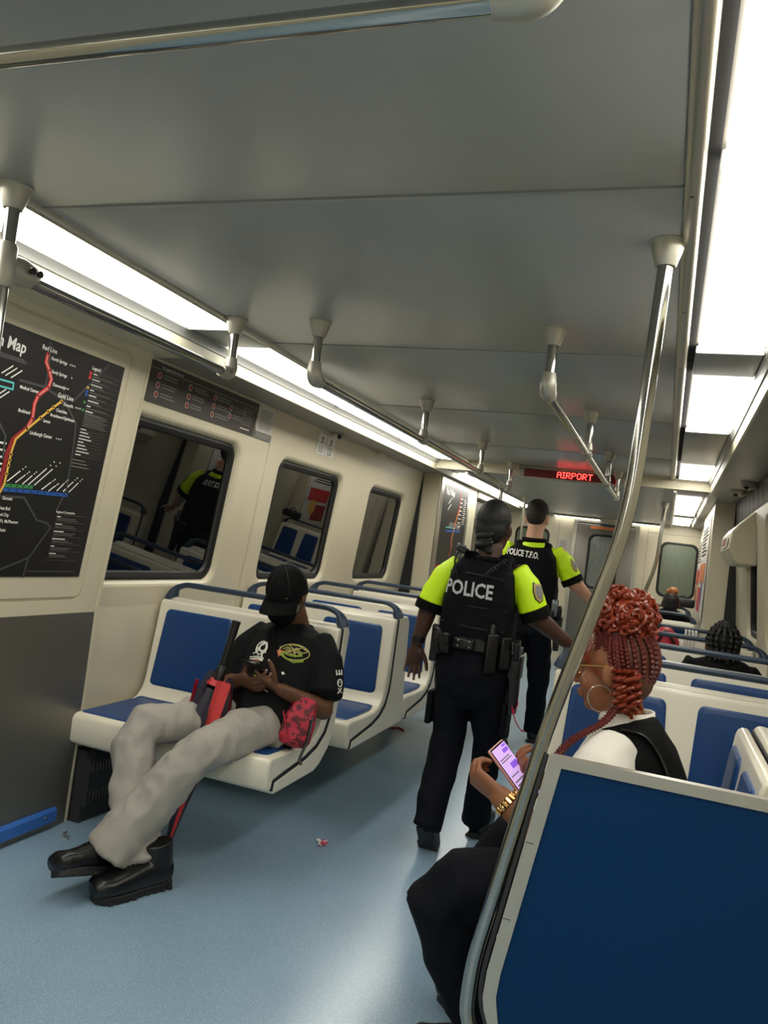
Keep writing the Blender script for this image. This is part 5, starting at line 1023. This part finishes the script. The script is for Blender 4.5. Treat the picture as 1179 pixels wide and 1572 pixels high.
m.loft([((.03, 5.80, .84), .092, .115), ((.04, 5.86, .66), .088, .10), ((.05, 5.92, .48), .078, .085), ((.045, 5.98, .28), .070, .075), ((.04, 6.03, .08), .070, .075)], side=(1, 0, 0), n=18)
blob('trousers', m, 'cloth_navy', p, .010, 4, fold=.010, fscale=7, seed=10)
bt_ = obj('duty_belt', MB().loft([((-.05, 5.80, .935), .185, .145), ((-.05, 5.80, .99), .183, .143)], n=28, rounded=False), 'leather_black', p)
obj('belt_pouch', MB().rbox((.10, 5.68, .95), (.035, .025, .055), .01), 'leather_black', bt_); obj('belt_pouch', MB().rbox((.02, 5.645, .955), (.03, .022, .045), .01), 'leather_black', bt_)
hs = obj('holster', MB().rbox((.155, 5.78, .90), (.032, .05, .065), .012).loft([((.157, 5.775, .88), .028, .044), ((.165, 5.765, .72), .02, .03)], side=(1, 0, 0), n=12, e=4), 'leather_black', bt_); obj('pistol_grip', MB().rbox((.165, 5.73, .985), (.018, .028, .05), .01, Matrix.Rotation(.35, 3, 'X')), 'gear_black', hs)
obj('radio', MB().rbox((.13, 5.70, 1.02), (.026, .022, .06), .008), 'gear_clear', bt_)
for X_, Y_, a in ((-.145, 5.555, 0.0), (.04, 5.955, .05)): shoe(p, look((X_, Y_, 0), (a, 1, 0)), .29, .050, H=.10, laces=False)

# ------------------------------------------------------------------ 4 woman with red braids, in profile on the aisle-facing seat
p = person('seated woman with piled red braids, white shirt and black vest', (.80, 2.25, 0))
HM = look((.735, 2.275, 1.062), (-1, .16, -.13), (0.02, 0, 1))
b = MB(); head_solids(b, HM, 1.0); b.cap((.765, 2.275, 1.0), .050, (.788, 2.27, .92), .056)
b.loft([((.84, 2.25, .52), .14, .11, (0, 1, 0)), ((.83, 2.25, .65), .14, .10, (0, 1, 0)), ((.81, 2.26, .80), .14, .09, (0, 1, 0)), ((.79, 2.265, .90), .08, .06, (0, 1, 0))], n=18)
b.chain([(.765, 2.13, .845), (.665, 2.055, .625), (.505, 2.075, .722)], [.050, .047, .030]); b.cap((.66, 2.056, .628), .046, (.59, 2.065, .672), .041)
tL = hand(b, (.508, 2.072, .722), (-.74, .14, .34), (.42, .66, .45), 1, 1.0, curl=(52, 60, 40), spread=2, thumb=(.55, .55, .55), tcurl=10)
b.chain([(.80, 2.41, .835), (.72, 2.44, .62), (.585, 2.26, .735)], [.050, .045, .030]); tR = hand(b, (.58, 2.252, .738), (-.55, -.55, .45), (.3, -.3, .85), -1, .95, curl=(35, 45, 30), spread=2, thumb=(.55, .6, .45), tcurl=10)
b.chain([(.82, 2.18, .545), (.62, 2.10, .52), (.43, 2.04, .49), (.40, 2.04, .44), (.44, 2.07, .32), (.52, 2.13, .11)], [.06, .05, .04, .04, .035, .03]); b.chain([(.82, 2.35, .545), (.66, 2.36, .53), (.51, 2.37, .50), (.48, 2.37, .44), (.49, 2.38, .30), (.53, 2.39, .11)], [.06, .05, .04, .04, .035, .03])
body = blob('body', b, 'skin_warm', p, .0045, 4); eyes(body, HM)
obj('fingernail', MB().loft([(tR[4][0], .0055, .003), (tR[4][0] + V((-.016, -.006, .006)), .005, .002), (tR[4][0] + V((-.028, -.010, .010)), .003, .0015)], n=8), 'nail_blue', body)
# hair: scalp cap, plaits swept up, big curly bun, curls by the ear, long plait down the front
m = MB(); K = MB(); K.ell((0, -.030, .038), (.0765, .086, .097)); K.ell((0, -.055, -.005), (.068, .056, .072)); put(m, K, HM); sc_ = blob('scalp_hair', m, 'scalp_brown', p, .005, 5)
def plait(pts, r, beads=26):
    q = catmull(pts, 5); L = len(q); out = []; n = beads * 2
    for i in range(n + 1):
        f = i / n * (L - 1); j = min(int(f), L - 2); out.append(q[j].lerp(q[j + 1], f - j))
    return out, [r * (1.25 if i % 2 else .7) for i in range(n + 1)]
BC = V((0.006, -.030, .150)); bra = MB(); rnd = random.Random(3)
def scalp(th, el, k=1.05): return V((.0765 * k * math.sin(th) * math.cos(el), -.030 + .088 * k * math.cos(th) * math.cos(el), .038 + .097 * k * math.sin(el)))
for i in range(58):
    th = math.radians(rnd.uniform(50, 310)) if i > 20 else math.radians(-55 + 5.5 * i); e0 = math.radians(-38 if abs(th - math.pi) < 1.0 else (-12 if abs(th - math.pi) < 1.9 else 18)) + rnd.uniform(-.1, .1)
    pts = [scalp(th + .05 * k, e0 + (math.radians(72) - e0) * k / 4, 1.045 + .01 * rnd.random()) for k in range(5)]
    q, rr = plait(pts, .0062, 15); bra.tube([HM @ x for x in q], rr, 6)
o_ = obj('swept_plaits', bra, 'hair_darkred', p); o_['kind'] = 'stuff'
cur = MB()
for i in range(330):
    a = rnd.uniform(0, 6.283); e = math.asin(rnd.uniform(-.62, 1)); R_ = rnd.uniform(.058, .080); n_ = V((math.cos(a) * math.cos(e) * 1.0, math.sin(a) * math.cos(e) * 1.12, math.sin(e) * .95)); c_ = BC + n_ * R_
    ax = V((rnd.uniform(-1, 1), rnd.uniform(-1, 1), rnd.uniform(-1, 1))).normalized(); u_ = ax.orthogonal().normalized(); v_ = ax.cross(u_); r_ = rnd.uniform(.008, .014); ph = rnd.uniform(0, 6); turns = rnd.uniform(.7, 1.6)
    q = [c_ + (u_ * math.cos(ph + turns * 6.283 * k / 14) + v_ * math.sin(ph + turns * 6.283 * k / 14)) * r_ + ax * (k - 7) * .0016 for k in range(15)]
    cur.tube([HM @ x for x in q], [.0062 * (.6 + .4 * math.sin(math.pi * k / 14)) for k in range(15)], 6)
o_ = obj('curly_bun', cur, 'hair_red', p); o_['kind'] = 'stuff'
obj('bun_core', MB().ell(HM @ BC, (.062, .058, .05)), 'hair_darkred', p)
cur = MB()
for j in range(5):       # corkscrew curls hanging behind the left ear and one at the temple
    x0, y0 = -.080 - .004 * (j % 2), -.030 - .012 * j; L_ = .12 - .012 * abs(j - 2)
    q = [V((x0 - .010 * math.cos(k * .75) - .004, y0 + .011 * math.sin(k * .75), .015 - L_ * k / 40)) for k in range(41)]; cur.tube([HM @ x for x in q], .0055, 6)
q, rr = plait([(-.070, .035, .085), (-.074, .048, .05), (-.076, .040, .02), (-.080, .010, -.005)], .004, 20); cur.tube([HM @ V(x) for x in q], rr, 6)
q, rr = plait([(-.064, .045, .075), (-.070, .058, .045), (-.078, .030, .01), (-.082, .0, -.01)], .0038, 20); cur.tube([HM @ V(x) for x in q], rr, 6)
o_ = obj('ear_curls', cur, 'hair_red', p); o_['kind'] = 'stuff'
m = MB(); q = [V((.765, 2.185, .985)), V((.735, 2.15, .945)), V((.695, 2.13, .915)), V((.66, 2.115, .885)), V((.635, 2.10, .845)), V((.625, 2.10, .80))]; q, rr = plait(q, .0062, 30); m.tube(q, rr, 8)
q2 = [x + V((-.012, .012, -.004)) for x in q]; m.tube(q2, rr, 8); obj('long_plait', m, 'hair_darkred', p)
# earrings and glasses
def hoop(name, cy, cz, R_, r_, mt): 
    m = MB(); K = MB(); K.tube([(-.0835, cy + R_ * math.sin(i * math.pi / 14), cz + R_ * math.cos(i * math.pi / 14)) for i in range(28)] + [(-.0835, cy, cz + R_)], r_, 6, caps=False); put(m, K, HM); obj(name, m, mt, p)
hoop('hoop_earring', .014, -.062, .034, .0014, 'silver'); hoop('small_ear_ring', -.004, .0, .012, .0012, 'silver')
m = MB(); K = MB(); K.tube([(-.083, -.01, .022), (-.078, .05, .022), (-.066, .085, .020)], .0022, 6); K.tube([(.083, -.01, .022), (.078, .05, .022), (.066, .085, .020)], .0022, 6)
for s in (-1, 1): K.tube([(s * .035 + .028 * math.cos(a), .098 - .012 * abs(math.cos(a)), .004 + .022 * math.sin(a)) for a in [i * math.pi / 10 for i in range(21)]], .0018, 6, caps=False)
put(m, K, HM); obj('glasses', m, 'gold', p)
# white shirt, black vest
m = MB()
m.loft([((.865, 2.25, .53), .165, .13, (0, 1, 0)), ((.865, 2.25, .65), .165, .13, (0, 1, 0)), ((.845, 2.26, .80), .17, .12, (0, 1, 0)), ((.825, 2.265, .885), .12, .085, (0, 1, 0)), ((.812, 2.268, .925), .072, .066, (0, 1, 0))], n=20)
m.loft([((.815, 2.17, .865), .070, .066), ((.785, 2.112, .815), .078, .074), ((.745, 2.085, .745), .080, .078), ((.715, 2.072, .695), .080, .078)], side=(1, 0, 0), n=18)
m.loft([((.815, 2.37, .865), .070, .066), ((.79, 2.42, .815), .076, .072), ((.765, 2.435, .745), .078, .076), ((.75, 2.44, .70), .078, .076)], side=(1, 0, 0), n=18)
m.v = [(x - .038, y, z + .016) for x, y, z in m.v]
ws = blob('white_shirt', m, 'cloth_white', p, .007, 4, fold=.008, fscale=10, seed=11)
K = MB(); K.add([(.785 + (.070 + .004 * j) * math.cos(a), 2.27 + (.068 + .004 * j) * math.sin(a), .936 + .028 * (1 - j) + (.008 * math.cos(a)) + .004) for j in (0, 1) for a in [i * 2 * math.pi / 24 for i in range(24)]], [(i, (i + 1) % 24, 24 + (i + 1) % 24, 24 + i) for i in range(24)]); co_ = obj('shirt_collar', K, 'cloth_white', ws); sm = co_.modifiers.new('s', 'SOLIDIFY'); sm.thickness = .006
m = MB()
m.loft([((.868, 2.25, .50), .178, .143, (0, 1, 0)), ((.868, 2.25, .64), .176, .142, (0, 1, 0)), ((.852, 2.258, .78), .165, .133, (0, 1, 0)), ((.838, 2.262, .85), .145, .112, (0, 1, 0)), ((.826, 2.265, .90), .115, .088, (0, 1, 0)), ((.818, 2.267, .920), .092, .076, (0, 1, 0))], n=24, e=2.4)
m.v = [(x - .030, y, z + .016) for x, y, z in m.v]
blob('black_vest', m, 'cloth_black', p, .007, 4, fold=.006, fscale=8, seed=12)
obj('shoulder_strap', MB().tube(catmull([(.88, 2.12, .62), (.915, 2.125, .74), (.900, 2.135, .845), (.845, 2.15, .925), (.78, 2.16, .935)], 6), .020, 8, side=(0, 1, 0), flat=.2), 'gear_black', p)
m = MB()
m.loft([((.93, 2.26, .55), .17, .09, (0, 1, 0)), ((.86, 2.255, .545), .175, .095, (0, 1, 0)), ((.80, 2.255, .545), .17, .092, (0, 1, 0))], n=20)
m.loft([((.86, 2.18, .545), .095, .088, (0, 1, 0)), ((.62, 2.10, .515), .094, .090, (0, 1, 0)), ((.43, 2.03, .495), .086, .088, (.2, 1, 0)), ((.385, 2.025, .45), .082, .084, (.2, 1, 0)), ((.430, 2.06, .32), .074, .078, (.2, 1, 0)), ((.480, 2.10, .20), .070, .072, (.2, 1, 0)), ((.520, 2.13, .11), .070, .070, (.2, 1, 0))], n=20)
m.loft([((.86, 2.35, .545), .092, .088, (0, 1, 0)), ((.66, 2.36, .53), .090, .088, (0, 1, 0)), ((.50, 2.37, .51), .082, .084, (0, 1, 0)), ((.465, 2.37, .45), .078, .080, (0, 1, 0)), ((.48, 2.38, .30), .072, .078, (0, 1, 0)), ((.51, 2.39, .10), .070, .074, (0, 1, 0))], n=20)
blob('trousers', m, 'cloth_navy', p, .008, 4, fold=.007, fscale=9, seed=13)
shoe(p, look((.585, 2.145, 0), (-1, -.2, 0)), .25, .042, H=.08, laces=False); shoe(p, look((.575, 2.395, 0), (-1, 0, 0)), .25, .042, H=.08, laces=False)
wd = (V((.505, 2.075, .722)) - V((.665, 2.055, .625))).normalized(); wc = V((.525, 2.073, .712)); wu = wd.orthogonal().normalized(); wv = wd.cross(wu)
wb = MB()
for i in range(18):
    a = 2 * math.pi * i / 18; c_ = wc + (wu * math.cos(a) + wv * math.sin(a)) * .0335; wb.rbox(c_, (.005, .0052, .010), .002, Matrix((wu * math.cos(a) + wv * math.sin(a), -wu * math.sin(a) + wv * math.cos(a), wd)).transposed(), 1)
obj('gold_watch', wb, 'gold', p)
# phone
t = thing('smartphone', 'phone with a pale purple chat screen held by the woman', 'phone', (.5, 2.14, .75)); PM = look((.522, 2.150, .772), (-.62, -.02, .62), (.50, -.30, .60))
m = MB(); K = MB(); K.rbox((0, 0, 0), (.041, .086, .0048), .004); put(m, K, PM); ph = obj('phone_case', m, 'phone_pink', t)
m = MB(); K = MB(); K.rbox((0, 0, .0048), (.0385, .083, .0006), .0004); put(m, K, PM); obj('phone_bezel', m, 'phone_black', ph)
def scr(name, rects, mt, z):
    m = MB(); K = MB(); [K.add([(a, c, z), (b_, c, z), (b_, d_, z), (a, d_, z)], [(0, 1, 2, 3)]) for a, b_, c, d_ in rects]; put(m, K, PM); obj(name, m, mt, ph, False)
scr('phone_screen', [(-.036, .036, -.079, .079)], 'phone_screen', .0056); scr('chat_bubbles', [(.004, .032, .055, .066), (-.002, .032, .010, .026), (.012, .033, .070, .076)], 'screen_purple', .0060); scr('chat_text', [(-.03, .02, .044, .047), (-.03, .025, .037, .040), (-.03, .01, -.005, -.002), (-.03, .025, -.022, -.018), (-.03, .022, -.032, -.028), (-.03, .03, -.045, -.041), (-.03, .015, -.055, -.051)], 'print_grey', .0060)

# ------------------------------------------------------------------ 5, 6 the two passengers farther back
def sitter(label, x, y, zt, hair, top, k=1.0, legs=(0, 1), sh=.055):
    p = person(label, (x, y, 0)); HM = look((x, y + .02, zt - .135), (.05, 1, -.05)); b = MB(); head_solids(b, HM, k); b.cap((x, y, zt - .20), .052, (x, y - .01, zt - .30), .058)
    b.loft([((x, y, .52), .14, .10), ((x, y, .75), .14, .10), ((x, y, zt + sh - .29), .12, .08)], n=14); lx, ly = legs
    hips = [(x - .08 * ly, y - .0 + .08 * lx, .53), (x + .08 * ly, y - .08 * lx, .53)]
    for h in hips: kx, ky = h[0] + lx * .38, h[1] + ly * .38; b.chain([h, (kx, ky, .50), (kx, ky, .10)], [.075, .055, .04])
    for s in (-1, 1): b.chain([(x + s * .15, y, zt + sh - .31), (x + s * .19, y + .04, zt - .58), (x + s * .10, y + .18, .60)], [.045, .04, .03]); hand(b, (x + s * .10, y + .18, .60), (-.3 * s, 1, -.2), (0, 0, -1), s, .95)
    body = blob('body', b, 'skin_brown', p, .007, 4); eyes(body, HM, k)
    m = MB(); m.loft([((x, y, .50), .18, .14), ((x, y, .70), .18, .13), ((x, y, zt + sh - .33), .185, .12), ((x, y, zt + sh - .26), .13, .085), ((x, y, zt + sh - .235), .07, .06)], n=20)
    for s in (-1, 1): m.loft([((x + s * .12, y, zt + sh - .29), .062, .062), ((x + s * .185, y + .02, zt + sh - .40), .066, .064), ((x + s * .20, y + .045, zt - .58), .062, .06), ((x + s * .12, y + .15, .62), .05, .05)], side=(0, 1, 0), n=16)
    jk = blob('jacket', m, top, p, .010, 4, fold=.012, fscale=9, seed=int(y))
    m = MB(); m.loft([((x, y - .06, .52), .16, .08), ((x, y, .53), .17, .09), ((x, y + .06, .53), .16, .08)], n=16)
    for h in hips: kx, ky = h[0] + lx * .38, h[1] + ly * .38; m.chain([h, (kx, ky, .51), (kx, ky, .12)], [.09, .078, .062])
    blob('trousers', m, 'cloth_navy', p, .010, 4, fold=.006)
    for h in hips: kx, ky = h[0] + lx * .38, h[1] + ly * .38; shoe(p, look((kx - lx * .06, ky - ly * .06, 0), (lx, ly, 0)), .25, .042, H=.08, laces=False)
    return p, HM, jk
p, HM, jk = sitter('passenger with black braided rows and a dark top, seen from behind', 1.165, 4.58, 1.135, None, 'cloth_black', legs=(-1, .0))
m = MB(); K = MB(); K.ell((0, -.014, .036), (.077, .094, .094)); put(m, K, HM); hr = blob('hair', m, 'hair_black', p, .006, 3)
for i in range(7):
    th = math.radians(105 + 25 * i); m = MB(); pts = [scalp(th * .35 + math.pi * .65, math.radians(80), 1.03), scalp(th * .7 + math.pi * .3, math.radians(50), 1.06), scalp(th, math.radians(10), 1.07), scalp(th, math.radians(-30), 1.05), V((.072 * math.sin(th), -.03 + .075 * math.cos(th), -.060 - .01 * (i % 3)))]
    q, rr = plait([HM @ V(x) for x in pts], .0125, 10); m.tube(q, [r * (1 - .5 * (k / len(rr)) ** 3) for k, r in enumerate(rr)], 10); obj('braid', m, 'hair_black', hr)
obj('bag_strap', MB().tube(catmull([(1.24, 4.49, .85), (1.23, 4.455, .75), (1.22, 4.44, .60)], 5), .022, 8, side=(1, 0, 0), flat=.2), 'print_grey', p)
t = thing('patterned_bag', 'dark patterned bag hanging on the braided passenger\'s back', 'bag', (1.2, 4.42, .6)); bo = obj('bag_body', MB().rbox((1.17, 4.415, .78), (.10, .035, .10), .03), 'cloth_black', t)
for i in range(4): obj('bag_motif', MB().tube(catmull([(1.10 + .045 * i, 4.378, .80), (1.115 + .045 * i, 4.377, .845), (1.13 + .045 * i, 4.377, .82)], 4), .008, 6, flat=.4), ('ink_white', 'ink_orange', 'ink_white', 'ink_white')[i], bo)
p, HM, jk = sitter('far passenger with a small orange bun near the end window', .915, 8.10, 1.21, None, 'cloth_black', legs=(0, 1))
m = MB(); K = MB(); K.ell((0, -.014, .034), (.078, .096, .094)); K.ell((0, -.045, -.01), (.07, .06, .07)); put(m, K, HM); hr = blob('hair', m, 'hair_black', p, .007, 4)
m = MB(); K = MB(); K.ell((.01, -.03, .135), (.045, .045, .035)); K.ell((-.02, -.03, .125), (.03, .03, .025)); put(m, K, HM); blob('orange_bun', m, 'hair_orange', hr, .006, 2, fold=.008, fscale=40)
m = MB(); m.ell((.915, 8.06, .97), (.15, .09, .07)); blob('jacket_hood', m, 'cloth_black', jk, .010, 4, fold=.01, fscale=14)
